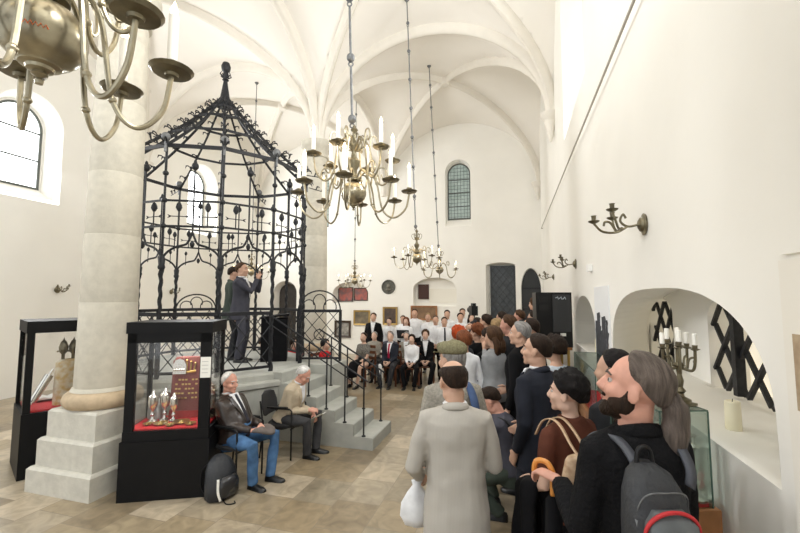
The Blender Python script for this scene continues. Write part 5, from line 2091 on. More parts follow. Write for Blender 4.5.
t, g = person('man in a tweed flat cap and grey jacket, half hidden behind the bald-topped man', (-0.47, 3.02, 0), 26, 1.78, near=2, hair='grey', style='flatcap', top=C_TWEED, topkind='jacket', bottom=C_DGREY, head=(26, 4), shirt=C_WHITE, wide=0.95)
m = MB()
sp_ = []
for p, n in (((0.15, -0.175, 0.02), (0.2, -1, 0)), ((0.13, -0.165, 0.2), (0.1, -1, 0)), ((0.11, -0.15, 0.38), (0, -1, 0.3)), ((0.095, -0.08, 0.478), (0, -0.5, 1)), ((0.085, 0.03, 0.485), (0, 0.3, 1)), ((0.07, 0.12, 0.40), (0, 1, 0.3)), ((0.02, 0.155, 0.2), (0, 1, 0))):
    sp_.append((g['WT'](p), g['rot'] @ V(n)))
strap(m, sp_, 0.055, 0.012)
tag(m.build('bag_strap', cloth('blue_strap', (0.07, 0.11, 0.22)), angle=180), 'broad blue shoulder strap across the back of the man in the flat cap', 'strap')

t, g = person('woman with reddish-brown hair and white top in front of the man in the flat cap', (-0.63, 5.0, 0), 30, 1.71, near=1, female=True, hair='auburn', style='bob', top=C_WHITE, topkind='shirt', bottom=C_BLACK, head=(10, 0))

t, g = person('young dark-haired man in a navy suit looking left, standing beside the woman in brown', (0.15, 3.48, 0), 50, 1.82, near=3, hair='dark', style='short', top=C_NAVY, topkind='jacket', bottom=C_NAVY, head=(22, 6), shirt=C_WHITE,
              lh=(-0.20, 0.06, -0.08), rh=(0.12, 0.22, 0.02))

t, g = person('black-haired woman in a brown short-sleeved top with bare arm, looking left', (0.28, 2.58, 0), 42, 1.68, near=3, female=True, hair='black', style='pixie', skin=SKINP, top=C_BROWN, topkind='sweater', bottom=C_BLACK, bottomkind='long', head=(28, 2),
              sleeves='short', lh=(-0.13, 0.24, 0.06), ldir=(0.6, 0.8, 0.0), rh=(0.16, 0.22, 0.10), rdir=(-0.7, 0.6, 0.2), wide=1.1)
WI = g
# black coat over her arm
m = MB()
c0 = (g['W'](g['el'][-1]) * 0.45 + g['W'](g['wr'][-1]) * 0.55)
ad = (g['W'](g['wr'][-1]) - g['W'](g['el'][-1])).normalized()
pd = V((0, 0, 1)).cross(ad).normalized()
for sd, ln in ((-1, 0.62), (1, 0.70)):
    rr = []
    for z, o_, hw, th in ((0.045, 0.0, 0.10, 0.03), (0.02, 0.04, 0.12, 0.035), (-0.10, 0.062, 0.13, 0.035), (-0.3, 0.07, 0.15, 0.04), (-0.5, 0.07, 0.16, 0.045), (-ln, 0.065, 0.15, 0.04)):
        c = c0 + pd * (o_ * sd) + V((0, 0, z))
        rr.append([c + ad * (math.cos(a) * hw) + pd * (math.sin(a) * th * (1 + 0.45 * math.sin(4 * a + z * 5))) for a in [2 * math.pi * q / 24 for q in range(24)]])
    m.loft(rr)
tag(link('folded_coat', remeshed(m, 0.012, 4, folds=0.025), C_BLACK, None, True, 180), 'black coat draped over the left forearm of the woman in brown', 'coat')
# beige handbag under her right arm
hb = empty('handbag', g['W']((-0.15, -0.215, 1.20)), R(42), 'patterned beige handbag hanging from the left shoulder of the woman in brown', 'handbag')
m = MB()
rr = []
for z, w, d in ((-0.11, 0.11, 0.03), (-0.10, 0.135, 0.045), (0.0, 0.14, 0.05), (0.08, 0.12, 0.035), (0.10, 0.11, 0.015)):
    rr.append([V((math.copysign(abs(math.cos(a)) ** 0.6, math.cos(a)) * w, math.sin(a) * d, z)) for a in [2 * math.pi * j / 24 for j in range(24)]])
m.loft(rr)
m.build('bag_body', mat('beige_patterned_bag', (0.60, 0.45, 0.30), 0.6, col2=(0.36, 0.22, 0.13), vscale=28), hb, angle=180)
for s in (-0.045, 0.05):
    m = MB()
    pts = [(V((s, 0.035 if s > 0 else -0.035, 0.07)), V((0, -1, 0))), (V((s * 0.8, 0.045, 0.13)), V((0, -1, 0.3))), (V((s * 0.7 + 0.02, 0.13, 0.195)), V((0, -0.8, 1))), (V((s * 0.7 + 0.03, 0.20, 0.215)), V((0, 0, 1))), (V((s * 0.7 + 0.03, 0.27, 0.185)), V((0, 0.8, 1))), (V((s * 0.7 + 0.02, 0.315, 0.10)), V((0, 1, 0.2)))]
    strap(m, pts, 0.018, 0.006)
    m.build('strap', mat('tan_leather_strap', (0.55, 0.38, 0.24), 0.5), hb, angle=180)

# bearded man with ponytail and backpack
hx = V((0.03, 1.62, 1.40))
t, g = person('bearded man with a long grey ponytail in a black jacket, looking up to the left', (0.435, 1.82, 0), 18, 1.90, near=3, hair='mixed', style='ponytail', skin=SKINR, top=C_FLEECE, topkind='jacket', wide=0.84, bottom=C_CHAR, head=(54, 14), beard='dark',
              lh=(0.17, 2.02, 1.27, 0), ldir=(-0.6, 1, 0.1), hup=((0.1, 0.1, 1), (0, 0, 1)), rh=(0.16, 0.30, 0.05), curl=1.0, lpole=(-0.25, -0.3, -1))
hand = g['W'](g['wr'][-1] + (g['wr'][-1] - g['el'][-1]).normalized() * 0.085)
um = empty('umbrella', hand + V((-0.01, 0, -0.045)), R(18), 'folded black umbrella with a curved orange wooden handle held by the ponytailed man', 'umbrella')
m = MB()
q = [(-0.0, 0.0, -0.08), (0, 0, 0.0), (0, 0.0, 0.03), (-0.02, 0.02, 0.065), (-0.055, 0.05, 0.06), (-0.065, 0.06, 0.015), (-0.055, 0.05, -0.015)]
m.tube(bez(q, 6), 0.0135, 10)
m.build('handle', mat('orange_wood', (0.62, 0.25, 0.05), 0.3), um, angle=180)
m = MB()
m.tube([(0, 0, -0.08), (0, 0, -0.10), (0, -0.005, -0.3), (0, -0.01, -0.66), (0, -0.01, -0.72)], [0.014, 0.034, 0.045, 0.016, 0.006], 12)
m.build('furled_canopy', C_BLACK, um, angle=180)
bkm = g['rot'].to_4x4()
bk = empty('backpack', g['WT']((-0.075, -0.145, 0.25)), 0, 'black backpack with red piping on the back of the ponytailed man', 'backpack')
bk.scale = (0.62, 0.85, 0.85)
bk.rotation_euler = (Matrix.Rotation(R(18), 3, 'Z')).to_euler()


def bp_ring(z, w, d, y0, n=24, p=3.0):
    return [V((math.copysign(abs(math.cos(a)) ** (2 / p), math.cos(a)) * w, -y0 - d / 2 + math.copysign(abs(math.sin(a)) ** (2 / p), math.sin(a)) * d / 2, z)) for a in [2 * math.pi * j / n for j in range(n)]]


m = MB()
m.loft([bp_ring(z, w, d, 0.0) for z, w, d in ((-0.20, 0.12, 0.12), (-0.19, 0.15, 0.16), (-0.08, 0.165, 0.185), (0.06, 0.165, 0.18), (0.17, 0.15, 0.15), (0.24, 0.11, 0.10), (0.27, 0.05, 0.05))])
m.build('main_pack', mat('black_nylon', (0.022, 0.024, 0.028), 0.6, bump=0.3, bscale=40), bk, angle=180)
m = MB()
m.loft([bp_ring(z, w, d, 0.13) for z, w, d in ((-0.19, 0.10, 0.06), (-0.18, 0.13, 0.09), (-0.02, 0.14, 0.105), (0.10, 0.125, 0.09), (0.145, 0.08, 0.05))])
m.build('front_pocket', mat('grey_nylon', (0.09, 0.10, 0.105), 0.5, vary=0.3), bk, angle=180)
m = MB()
pts = [V((math.cos(a) * 0.142, -0.180 - 0.012 * math.sin(a), 0.07 + math.sin(a) * 0.082 + 0.0)) for a in [math.pi * i / 16 for i in range(17)]]
pts = [V((0.147, -0.19, -0.17))] + pts + [V((-0.147, -0.19, -0.17))]
m.tube(pts, 0.008, 6)
m.build('red_piping', mat('red_piping', (0.45, 0.015, 0.02), 0.6), bk, angle=180)
m = MB()
m.tube(bez([(-0.05, -0.03, 0.25), (-0.03, -0.03, 0.32), (0.03, -0.03, 0.32), (0.05, -0.03, 0.25)], 6), 0.010, 8)
m.build('carry_loop', BLACKM, bk, angle=180)
m = MB()
m.tube(bez([(-0.145, -0.12, 0.10), (-0.11, -0.150, 0.19), (0.0, -0.158, 0.205), (0.11, -0.150, 0.19), (0.145, -0.12, 0.10)], 5), 0.003, 5)
m.box((-0.150, -0.140, 0.055), (-0.138, -0.122, 0.10))
m.build('zip', IRONG, bk, angle=180)
for s in (-1, 1):
    m = MB()
    rT = lambda p: Matrix.Diagonal((1 / 0.62, 1 / 0.85, 1 / 0.85)) @ (rotz(-R(18)) @ (g['WT'](p) - bk.location))
    pts = []
    for p, n in (((s * 0.07, -0.165, 0.38), (0, -1, 0)), ((s * 0.085, -0.150, 0.43), (0, -1, 0.3)), ((s * 0.095, -0.085, 0.483), (0, -0.6, 1)), ((s * 0.10, 0.02, 0.488), (0, 0.2, 1)), ((s * 0.11, 0.12, 0.42), (0, 1, 0.4)), ((s * 0.13, 0.158, 0.28), (s * 0.2, 1, 0)), ((s * 0.17, 0.10, 0.10), (s, 0.5, 0)), ((s * 0.20, 0.0, 0.02), (s, 0, 0)), ((s * 0.13, -0.17, 0.10), (0, -1, 0))):
        pts.append((rT(p), rotz(-R(18)) @ (g['rot'] @ V(n))))
    strap(m, pts, 0.055, 0.012)
    m.build('shoulder_strap', mat('slate_webbing', (0.06, 0.065, 0.08), 0.6), bk, angle=180)

person('dark-haired man of whom only the head shows behind the ponytailed man', (0.59, 2.82, 0), 40, 1.79, near=1, hair='black', style='short', top=C_CHAR, topkind='sweater', bottom=C_CHAR, head=(20, 0))
person('woman with brown wavy hair and pale top beyond the man in the navy suit', (0.36, 4.35, 0), 55, 1.73, near=1, female=True, hair='dark', style='wavy', top=C_BLUEP, topkind='tshirt', bottom=C_JEAN, head=(10, 0), sleeves='short')
t, g = person('crouching man in a slate jacket with dark braces, head bent down', (-0.20, 4.22, 0), 75, 1.80, 'crouch', near=2, hair='dark', style='back', skin=SKINR, top=C_SLATE, topkind='sweater', bottom=C_OLIVE, head=(10, -34), lean=14,
              lh=(-0.06, 0.36, 0.24), rh=(0.10, 0.36, 0.26), ldir=(0.3, 1, 0.2), rdir=(-0.3, 1, 0.2), curl=0.9)
cm_ = empty('camera', g['W']((g['wr'][-1] + g['wr'][1]) / 2) + V((-0.07, 0.02, 0.03)), R(75), 'black camera in the hands of the crouching man', 'camera')
m = MB()
m.box((-0.07, -0.03, -0.045), (0.07, 0.03, 0.045))
m.box((-0.025, -0.02, 0.045), (0.025, 0.03, 0.07))
m.build('camera_body', BLACKM, cm_, smooth=False)
m = MB()
m.lathe([(0.036, 0.0), (0.038, 0.05), (0.032, 0.06), (0.0, 0.055)], 16, (0, 0.03, 0), M=Matrix.Rotation(R(-90), 3, 'X'))
m.build('lens', BLACKM, cm_)
for s in (-1, 1):
    m = MB()
    pts = [(g['WT'](p), g['rot'] @ V(n)) for p, n in (((s * 0.10, -0.135, 0.05), (0, -1, 0)), ((s * 0.09, -0.135, 0.25), (0, -1, 0)), ((s * 0.09, -0.12, 0.40), (0, -1, 0.3)), ((s * 0.09, -0.05, 0.485), (0, -0.3, 1)), ((s * 0.09, 0.06, 0.47), (0, 0.6, 1)), ((s * 0.09, 0.135, 0.3), (0, 1, 0)))]
    strap(m, pts, 0.035, 0.01)
    tag(m.build('brace_strap', BLACKM, angle=180), 'black webbing strap over one shoulder of the crouching man', 'strap', 'shoulder straps of the crouching man')

# ------------------------------------------------------------------ two seated old men on black chairs


def black_chair(loc, rz, label):
    t = empty('stacking_chair', loc, R(rz), label, 'chair', 'black chairs in front of the platform')
    m = MB()
    m.loft([[V((x * w, y * 0.21 + 0.02, z)) for x, y in [(math.copysign(abs(math.cos(a)) ** 0.6, math.cos(a)), math.copysign(abs(math.sin(a)) ** 0.6, math.sin(a))) for a in [2 * math.pi * j / 24 for j in range(24)]]] for z, w in ((0.395, 0.20), (0.40, 0.215), (0.43, 0.22), (0.44, 0.20))])
    m.build('seat', mat('black_upholstery', (0.02, 0.02, 0.022), 0.8), t, angle=50)
    m = MB()
    rr = []
    for f, w in ((0.0, 0.15), (0.06, 0.2), (0.5, 0.215), (0.9, 0.17), (1.0, 0.08)):
        z = 0.52 + 0.30 * f
        rr.append([V((x * w, -0.235 - 0.06 * f + 0.03 * (x * x) + y, z)) for x, y in [(math.cos(a), math.sin(a) * 0.018) for a in [2 * math.pi * j / 20 for j in range(20)]]])
    m.loft(rr)
    m.build('backrest', mat('black_upholstery', (0, 0, 0)), t, angle=180)
    for s in (-1, 1):
        m = MB()
        m.tube([(s * 0.225, 0.20, 0), (s * 0.225, 0.20, 0.62), (s * 0.225, 0.17, 0.645), (s * 0.225, -0.10, 0.645)], 0.011, 8)
        m.build('leg', BLACKM, t)
        m = MB()
        m.tube([(s * 0.225, -0.24, 0), (s * 0.225, -0.20, 0.4), (s * 0.20, -0.235, 0.55), (s * 0.18, -0.275, 0.72)], 0.011, 8)
        m.build('leg', BLACKM, t)
        m = MB()
        m.box((s * 0.225 - 0.022, -0.14, 0.65), (s * 0.225 + 0.022, 0.14, 0.668))
        m.build('armrest', BLACKM, t)
    m = MB()
    m.tube([(-0.225, 0.19, 0.385), (0.225, 0.19, 0.385)], 0.010, 8)
    m.tube([(-0.225, -0.2, 0.385), (0.225, -0.2, 0.385)], 0.010, 8)
    m.build('seat_frame', BLACKM, t)
    return t


black_chair((-3.19, 4.10, 0), -92, 'black chair under the old man in the leather jacket, beside the display case')
black_chair((-3.08, 4.96, 0), -84, 'black chair under the old man reading, beside the platform steps')
t, g = person('white-haired old man seated in a brown leather jacket and jeans, cap in hands', (-3.20, 4.10, 0), -92, 1.70, 'sit', near=3, hair='white', style='receding', skin=SKINR, top=C_LEATH, topkind='jacket', bottom=C_JEAN, seat=0.40, lean=-13, head=(-8, -2),
              lh=(-0.06, 0.34, 0.08), rh=(0.07, 0.31, 0.06), ldir=(0.5, 0.8, -0.2), rdir=(-0.5, 0.8, -0.2), shirt=C_WHITE, tie=C_TIED, belly=0.05, wide=1.08, feet=((-0.10, 0.42, 0), (0.13, 0.36, 0)), curl=0.7)
m = MB()
c = g['W']((g['wr'][-1] + g['wr'][1]) / 2) + rotz(R(-92)) @ V((0.0, 0.10, -0.015))
rr = []
for z, rx, ry in ((-0.02, 0.09, 0.11), (-0.015, 0.115, 0.135), (0.01, 0.115, 0.135), (0.03, 0.09, 0.10), (0.036, 0.03, 0.03)):
    rr.append([c + rotz(R(-92)) @ V((math.cos(a) * rx, math.sin(a) * ry, z + 0.018 * math.cos(a * 2))) for a in [2 * math.pi * j / 24 for j in range(24)]])
m.loft(rr)
tag(m.build('cloth_cap', cloth('grey_cap_cloth', (0.14, 0.12, 0.11)), angle=180), 'grey cloth cap lying in the hands of the old man in the leather jacket', 'cap')
t, g = person('white-haired old man in a beige jacket seated and bent over a paper', (-3.08, 4.96, 0), -84, 1.70, 'sit', near=3, hair='white', style='receding', skin=SKINR, top=C_BEIGE, topkind='jacket', bottom=C_DGREY, seat=0.40, lean=22, head=(-4, -34),
              lh=(-0.07, 0.34, 0.20), rh=(0.05, 0.30, 0.26), ldir=(0.5, 0.8, -0.3), rdir=(-0.5, 0.7, 0.2), feet=((-0.08, 0.42, 0), (0.12, 0.38, 0)), shirt=C_WHITE, wide=1.08, curl=0.8)
m = MB()
c = g['W'](g['wr'][-1]) + rotz(R(-84)) @ V((0.06, 0.11, -0.02))
M4 = Matrix.Translation(c) @ rotz(R(-84)).to_4x4() @ Matrix.Rotation(R(28), 4, 'X')
m.box((-0.10, -0.07, 0), (0.0, 0.07, 0.003), M=M4)
m.box((0.0, -0.07, 0), (0.10, 0.07, 0.003), M=M4 @ Matrix.Rotation(R(-14), 4, 'Y'))
tag(m.build('paper_leaflet', WHITEP, smooth=False), 'folded white leaflet held by the old man in the beige jacket', 'leaflet')

# backpack on the floor
bf = empty('backpack', (-3.06, 3.72, 0), R(-100), 'black backpack with a pale stripe slumped on the floor beside the display case', 'backpack')
m = MB()
rr = []
for z, w, d, o in ((0.0, 0.15, 0.09, 0), (0.015, 0.17, 0.115, 0), (0.14, 0.175, 0.125, 0.0), (0.28, 0.16, 0.11, -0.02), (0.37, 0.12, 0.08, -0.04), (0.42, 0.05, 0.04, -0.05)):
    rr.append([V((math.copysign(abs(math.cos(a)) ** 0.7, math.cos(a)) * w * (1 + 0.04 * math.sin(7 * a + 9 * z)), math.sin(a) * d + o, z)) for a in [2 * math.pi * j / 28 for j in range(28)]])
m.loft(rr)
m.build('main_pack', mat('black_nylon', (0, 0, 0)), bf, angle=180)
m = MB()
rr = []
for z, w, d in ((0.03, 0.10, 0.03), (0.05, 0.125, 0.05), (0.17, 0.125, 0.06), (0.24, 0.09, 0.03)):
    rr.append([V((math.cos(a) * w, 0.11 + math.sin(a) * d, z)) for a in [2 * math.pi * j / 20 for j in range(20)]])
m.loft(rr)
m.build('front_pocket', mat('shiny_black_nylon', (0.02, 0.02, 0.022), 0.25, bump=0.5, bscale=12), bf, angle=180)
m = MB()
strap(m, [(V((0.12, 0.13, 0.03)), V((0.4, 1, 0))), (V((0.14, 0.115, 0.12)), V((0.4, 1, 0))), (V((0.13, 0.10, 0.24)), V((0.4, 1, 0.2)))], 0.022, 0.01)
m.build('pale_stripe', WHITEP, bf, angle=180)
for s in (-1, 1):
    m = MB()
    m.tube(bez([(s * 0.08, -0.09, 0.36), (s * 0.12, -0.15, 0.28), (s * 0.12, -0.16, 0.12), (s * 0.10, -0.11, 0.03)], 6), 0.014, 6, flat=0.5)
    m.build('shoulder_strap', BLACKM, bf, angle=180)
m = MB()
m.tube(bez([(0.06, 0.10, 0.01), (0.10, 0.20, 0.008), (0.05, 0.26, 0.008), (0.02, 0.22, 0.008)], 6), 0.006, 6)
m.build('loose_strap', BLACKM, bf, angle=180)

# ------------------------------------------------------------------ the crowd along the right-hand side
person('grey-haired man in a long black jacket beyond the navy suit, facing left', (0.03, 4.72, 0), 62, 1.85, near=2, hair='grey', style='short', top=C_BLACK, topkind='coat', bottom=C_BLACK, head=(16, 4), rh=(0.10, 0.2, 0.05), wide=0.83)
person('woman in a grey sweater holding her chin beside the grey-haired man in black', (-0.28, 5.12, 0), 50, 1.76, near=1, female=True, hair='brown', style='long', top=C_GREY, topkind='sweater', bottom=C_CHAR, head=(14, 0), rh=(0.02, 0.18, 0.50), lh=(0.05, 0.2, 0.18))
person('tall man with brown hair rising above the grey-haired man in black', (-0.11, 5.8, 0), 50, 1.88, near=1, hair='brown', style='short', skin=SKINR, top=C_CHAR, topkind='shirt', bottom=C_CHAR, head=(14, 0))
person('bearded man in black standing before the loudspeaker', (0.17, 5.42, 0), 60, 1.86, near=1, hair='dark', style='receding', beard='dark', top=C_BLACK, topkind='sweater', bottom=C_BLACK, head=(14, 0))
person('dark-haired woman in black with folded arms, seen from the side', (-0.36, 5.42, 0), 40, 1.72, near=1, female=True, hair='dark', style='bob', top=C_BLACK, topkind='shirt', bottom=C_BLACK, head=(20, 0), lh=(0.05, 0.2, 0.12), rh=(-0.05, 0.22, 0.16))
person('woman with short reddish-brown hair in black, left of the dark-haired woman', (-0.56, 6.0, 0), 40, 1.73, near=1, female=True, hair='auburn', style='pixie', top=C_BLACK, topkind='shirt', bottom=C_CHAR, head=(24, 0), lh=(0.0, 0.22, 0.1), rh=(0.05, 0.22, 0.14))
person('woman with bright red hair in a dark top at the front of the crowd', (-0.78, 5.62, 0), 28, 1.72, near=1, female=True, hair='red', style='wavy', top=C_CHAR, topkind='sweater', bottom=C_BLACK, head=(14, 0))
t, g = person('photographer with a camera raised before his face at the far end of the crowd', (-0.50, 6.95, 0), 60, 1.84, near=1, hair='dark', style='short', top=C_BLACK, topkind='sweater', bottom=C_BLACK, lh=(-0.03, 0.22, 0.58), rh=(0.07, 0.20, 0.56))
vc = empty('video_camera', (-0.80, 7.76, 1.87), R(20), 'black video camera held up above the heads at the back of the crowd', 'camera')
m = MB()
m.box((-0.06, -0.12, -0.10), (0.06, 0.10, 0.08))
m.box((-0.03, -0.10, 0.08), (0.03, 0.06, 0.13))
m.build('camera_body', BLACKM, vc, smooth=False)
m = MB()
m.lathe([(0.05, 0.0), (0.05, 0.08), (0.06, 0.12), (0.0, 0.11)], 12, (0, 0.14, 0), M=Matrix.Rotation(R(-90), 3, 'X'))
m.build('lens', BLACKM, vc)
t, g = person('operator in dark clothes lifting the video camera', (-0.72, 7.6, 0), 45, 1.75, near=1, hair='dark', style='short', top=C_CHAR, topkind='sweater', bottom=C_BLACK, lh=(-0.05, 0.18, 0.62), rh=(0.12, 0.16, 0.66), head=(0, 6))
person('fair-haired woman further back between the photographer and the tall man', (-0.31, 6.6, 0), 45, 1.78, near=1, female=True, hair='fair', style='long', top=C_GREY, topkind='shirt', bottom=C_BLACK)
person('dark-haired man in a pale shirt at the back of the crowd under the iron door', (-0.27, 7.8, 0), 60, 1.86, near=1, hair='dark', style='short', top=C_BLUEP, topkind='shirt', bottom=C_BLACK)
person('brown-haired man in black far back near the black arched door', (0.05, 8.4, 0), 60, 1.88, near=1, hair='brown', style='short', skin=SKINR, top=C_BLACK, topkind='sweater', bottom=C_BLACK)
person('person in a red top standing raised before the black arched door', (0.36, 8.9, 0.28), 60, 1.84, near=1, female=True, hair='brown', style='bob', top=C_RED, topkind='sweater', bottom=C_BLACK)
m = MB()
m.box((-0.25, -0.25, 0), (0.25, 0.25, 0.278))
tag(m.build('wooden_box_step', WOODB, smooth=False, loc=(0.36, 8.9, 0)), 'low wooden box under the person in the red top', 'box')
person('dark-haired man half hidden behind the loudspeaker', (0.30, 7.75, 0), 60, 1.88, near=1, hair='dark', style='short', top=C_CHAR, topkind='sweater', bottom=C_BLACK)
person('woman in pale grey half hidden among the crowd behind the red-haired woman', (-0.68, 8.0, 0), 60, 1.70, near=1, female=True, hair='dark', style='long', top=C_GREY, topkind='shirt', bottom=C_BLACK)
person('dark-haired woman in black behind the tall man', (0.10, 6.75, 0), 60, 1.76, near=1, female=True, hair='black', style='bob', top=C_BLACK, topkind='shirt', bottom=C_BLACK)

# ------------------------------------------------------------------ the choir standing before the far wall
CH = [  # label, x, y, rz, h, female, hair, style, top, kind, tie, extra
    ('man in a black suit standing at the left end of the audience below the paintings', -3.85, 10.6, 190, 1.70, False, 'brown', 'short', C_BLACK, 'jacket', None, dict(shirt=C_WHITE)),
    ('young singer in a white blouse standing below the dark upright painting', -3.52, 11.0, 185, 1.55, True, 'dark', 'short', C_WHITE, 'shirt', None, {}),
    ('singer in a white shirt behind the dark-haired woman with a dark folder', -3.22, 11.4, 185, 1.60, False, 'brown', 'short', C_WHITE, 'shirt', None, {}),
    ('long-haired singer in white holding a dark folder', -2.96, 10.8, 185, 1.58, True, 'auburn', 'long', C_WHITE, 'shirt', None, dict(lh=(-0.1, 0.22, 0.25), rh=(0.1, 0.22, 0.25))),
    ('tall young singer in white standing highest in the left half of the choir', -2.84, 11.3, 188, 1.80, False, 'brown', 'short', C_WHITE, 'shirt', None, {}),
    ('singer in white below the right edge of the brown board', -2.46, 11.35, 190, 1.68, False, 'fair', 'short', C_WHITE, 'shirt', None, {}),
    ('young man in a white shirt with clasped hands left of the man in the tie', -2.06, 10.45, 192, 1.65, False, 'dark', 'crop', C_WHITE, 'shirt', None, dict(lh=(-0.03, 0.2, 0.0), rh=(0.03, 0.21, 0.0))),
    ('young man in a white shirt and dark tie in the front of the choir', -1.77, 10.12, 195, 1.63, False, 'brown', 'short', C_WHITE, 'shirt', C_TIED, dict(lh=(-0.03, 0.2, 0.0), rh=(0.03, 0.21, 0.0))),
    ('dark-haired singer in white behind the young man in the tie', -1.93, 11.5, 190, 1.77, False, 'black', 'short', C_WHITE, 'shirt', None, {}),
    ('young man in a white shirt at the right end of the choir front', -1.45, 10.75, 200, 1.72, False, 'dark', 'short', C_WHITE, 'shirt', None, {}),
    ('long-haired singer in white at the far right end of the choir', -1.22, 11.35, 200, 1.68, True, 'dark', 'long', C_WHITE, 'shirt', None, {}),
    ('tall dark-haired singer at the very back of the choir by the wall', -1.58, 12.2, 195, 1.80, False, 'dark', 'short', C_WHITE, 'shirt', None, {}),
]
for lab, x, y, rz, h, fem, hr, st_, tp, kd, ti, ex in CH:
    person(lab, (x, y, 0), rz, h, near=1, female=fem, hair=hr, style=st_, skin=SKINP if fem else SKIN, top=tp, topkind=kd, bottom=C_BLACK, tie=ti, group='choir and guests by the far wall', **ex)
m = MB()
M4 = Matrix.Translation(V((-2.98, 10.55, 1.12))) @ Matrix.Rotation(R(20), 4, 'X')
m.box((-0.17, -0.01, -0.12), (0.17, 0.01, 0.12), M=M4)
tag(m.build('music_folder', C_CHAR, smooth=False), 'dark open music folder held by the long-haired singer', 'folder')


def wooden_chair(loc, rz, label):
    t = empty('wooden_chair', loc, R(rz), label, 'chair', 'brown wooden chairs of the audience')
    m = MB()
    m.box((-0.22, -0.22, 0.41), (0.22, 0.22, 0.44))
    m.build('seat', WOODB, t, smooth=False)
    m = MB()
    for z in (0.58, 0.72, 0.86):
        m.box((-0.2, -0.235, z), (0.2, -0.215, z + 0.07))
    m.build('backrest', WOODB, t, smooth=False)
    for s in (-1, 1):
        m = MB()
        m.bar((s * 0.2, 0.2, 0), (s * 0.2, 0.2, 0.41), 0.035)
        m.build('leg', WOODB, t, smooth=False)
        m = MB()
        m.bar((s * 0.2, -0.2, 0), (s * 0.2, -0.225, 0.74), 0.035)
        m.build('leg', WOODB, t, smooth=False)
    return t


SEAT = [
    ('seated woman in a grey patterned dress at the left end of the front row', -3.63, 9.3, 165, 1.66, True, 'dark', 'bun', C_PRINT, 'tshirt', C_BLACK, 'long', None, None, {}),
    ('seated older man behind the woman in the patterned dress', -3.62, 10.05, 175, 1.58, False, 'grey', 'receding', C_TWEED, 'jacket', C_DGREY, 'trousers', None, None, {}),
    ('seated man in grey just left behind the man with the red tie', -3.22, 10.15, 175, 1.62, False, 'brown', 'receding', C_SLATE, 'jacket', C_DGREY, 'trousers', None, None, {}),
    ('seated man in a dark suit, white shirt and red tie in the front row', -3.0, 9.5, 178, 1.68, False, 'grey', 'receding', C_NAVY, 'jacket', C_CHAR, 'trousers', C_WHITE, C_TIER, {}),
    ('seated man in a grey jacket between the red tie and the white blouse', -2.76, 10.12, 180, 1.60, False, 'grey', 'short', C_TWEED, 'jacket', C_DGREY, 'trousers', C_WHITE, None, {}),
    ('seated dark-haired woman in a white blouse with crossed hands', -2.46, 9.5, 185, 1.58, True, 'dark', 'bob', C_WHITE, 'shirt', C_BLACK, 'trousers', None, None, {}),
    ('woman in a black waistcoat with white collar seated high at the right of the audience', -2.2, 9.85, 190, 1.78, True, 'brown', 'bob', C_BLACK, 'jacket', C_BLACK, 'trousers', C_WHITE, None, {}),
]
CHAIR_OF = dict(zip([q[0][:24] for q in SEAT], ('woman in the patterned dress', 'older man behind the patterned dress', 'man left behind the red tie', 'man with the red tie', 'man in grey right behind the red tie',
                                               'woman in the white blouse', 'woman in the black waistcoat')))
for lab, x, y, rz, h, fem, hr, st_, tp, kd, bt, bk_, shi, ti, ex in SEAT:
    wooden_chair((x, y, 0), rz, 'brown wooden chair under the ' + CHAIR_OF[lab[:24]])
    person(lab, (x, y, 0), rz, h, 'sit', near=1, female=fem, hair=hr, style=st_, skin=SKINP, top=tp, topkind=kd, bottom=bt, bottomkind=bk_, shirt=shi, tie=ti, seat=0.44, lh=(-0.07, 0.30, 0.06), rh=(0.07, 0.30, 0.06), sleeves='short' if kd == 'tshirt' else 'long', group='seated audience before the choir', **ex)
m = MB()
M4 = Matrix.Translation(V((-3.14, 9.18, 0.34)))
m.loft([[V((-3.14 + math.cos(a) * w, 9.1 + math.sin(a) * 0.04, z)) for a in [2 * math.pi * j / 12 for j in range(12)]] for z, w in ((0.12, 0.05), (0.3, 0.055), (0.5, 0.05), (0.54, 0.02))])
tag(m.build('white_cloth', C_WHITE, angle=180), 'white cloth hanging from the lap of the man with the red tie', 'cloth')
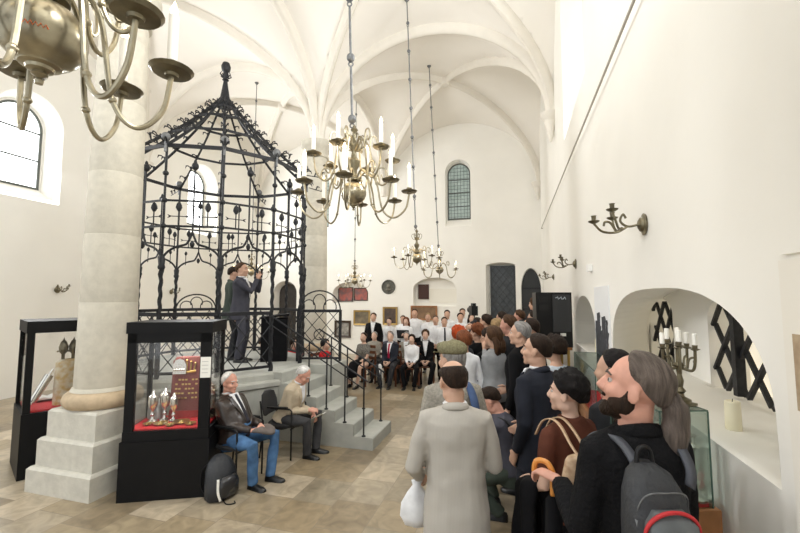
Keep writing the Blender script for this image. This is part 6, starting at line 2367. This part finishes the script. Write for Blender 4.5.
# audience seen through the canopy
for lab, x, y, tp, hr in (('person in red with dark hair seated between the canopy and the pale column', -4.72, 7.86, C_RED, 'dark'), ('person in dark clothes seated beyond the canopy bars', -5.5, 7.86, C_CHAR, 'brown'),
                          ('person in red seated beyond the canopy, nearest to the gate', -3.95, 7.86, C_RED, 'black')):
    wooden_chair((x, y, 0), -100, 'wooden chair under the ' + lab.replace(' seated', '').replace(' with dark hair', ''))
    person(lab, (x, y, 0), -100, 1.6, 'sit', near=1, female=True, hair=hr, style='bob', skin=SKINP, top=tp, topkind='sweater', bottom=C_BLACK, seat=0.44, lh=(-0.07, 0.30, 0.06), rh=(0.07, 0.30, 0.06), group='audience beyond the canopy')

# ------------------------------------------------------------------ two men inside the canopy
t, g = person('man in a dark grey suit standing inside the iron canopy, hands raised to his face', (-4.68, 6.03, PH), -72, 1.75, near=2, hair='brown', style='short', top=cloth('grey_suit', (0.06, 0.06, 0.075)), topkind='jacket', bottom=cloth('grey_suit', (0, 0, 0)), head=(-6, 4),
              lh=(-0.06, 0.30, 0.52), rh=(0.06, 0.30, 0.50), ldir=(0.4, 0.3, 1), rdir=(-0.4, 0.3, 1), shirt=C_WHITE, curl=0.9)
m = MB()
c = g['W']((g['wr'][-1] + g['wr'][1]) / 2) + V((0.06, 0.0, 0.07))
m.tube([c - V((0, 0, 0.06)), c + V((0, 0, 0.06))], [0.014, 0.018], 8)
m.ell(c + V((0, 0, 0.08)), 0.026, 10, 8)
tag(m.build('microphone', BLACKM), 'black microphone in the raised hands of the man in the canopy', 'microphone')
person('man in a dark green jacket standing behind the suited man inside the canopy', (-5.0, 6.2, PH), -50, 1.70, near=2, hair='dark', style='short', top=C_OLIVE, topkind='jacket', bottom=C_CHAR, head=(0, -4))
m = MB()
m.box((-0.3, -0.22, 0), (0.3, 0.22, 0.74))
m.loft([[(-0.33, -0.25, 0.74), (0.33, -0.25, 0.74), (0.33, 0.25, 0.80), (-0.33, 0.25, 0.80)], [(-0.33, -0.25, 0.77), (0.33, -0.25, 0.77), (0.33, 0.25, 0.83), (-0.33, 0.25, 0.83)]])
tag(m.build('lectern', C_BLACK, smooth=False, loc=(-4.25, 6.45, PH), rz=R(-60)), 'black draped lectern before the men inside the canopy', 'lectern')
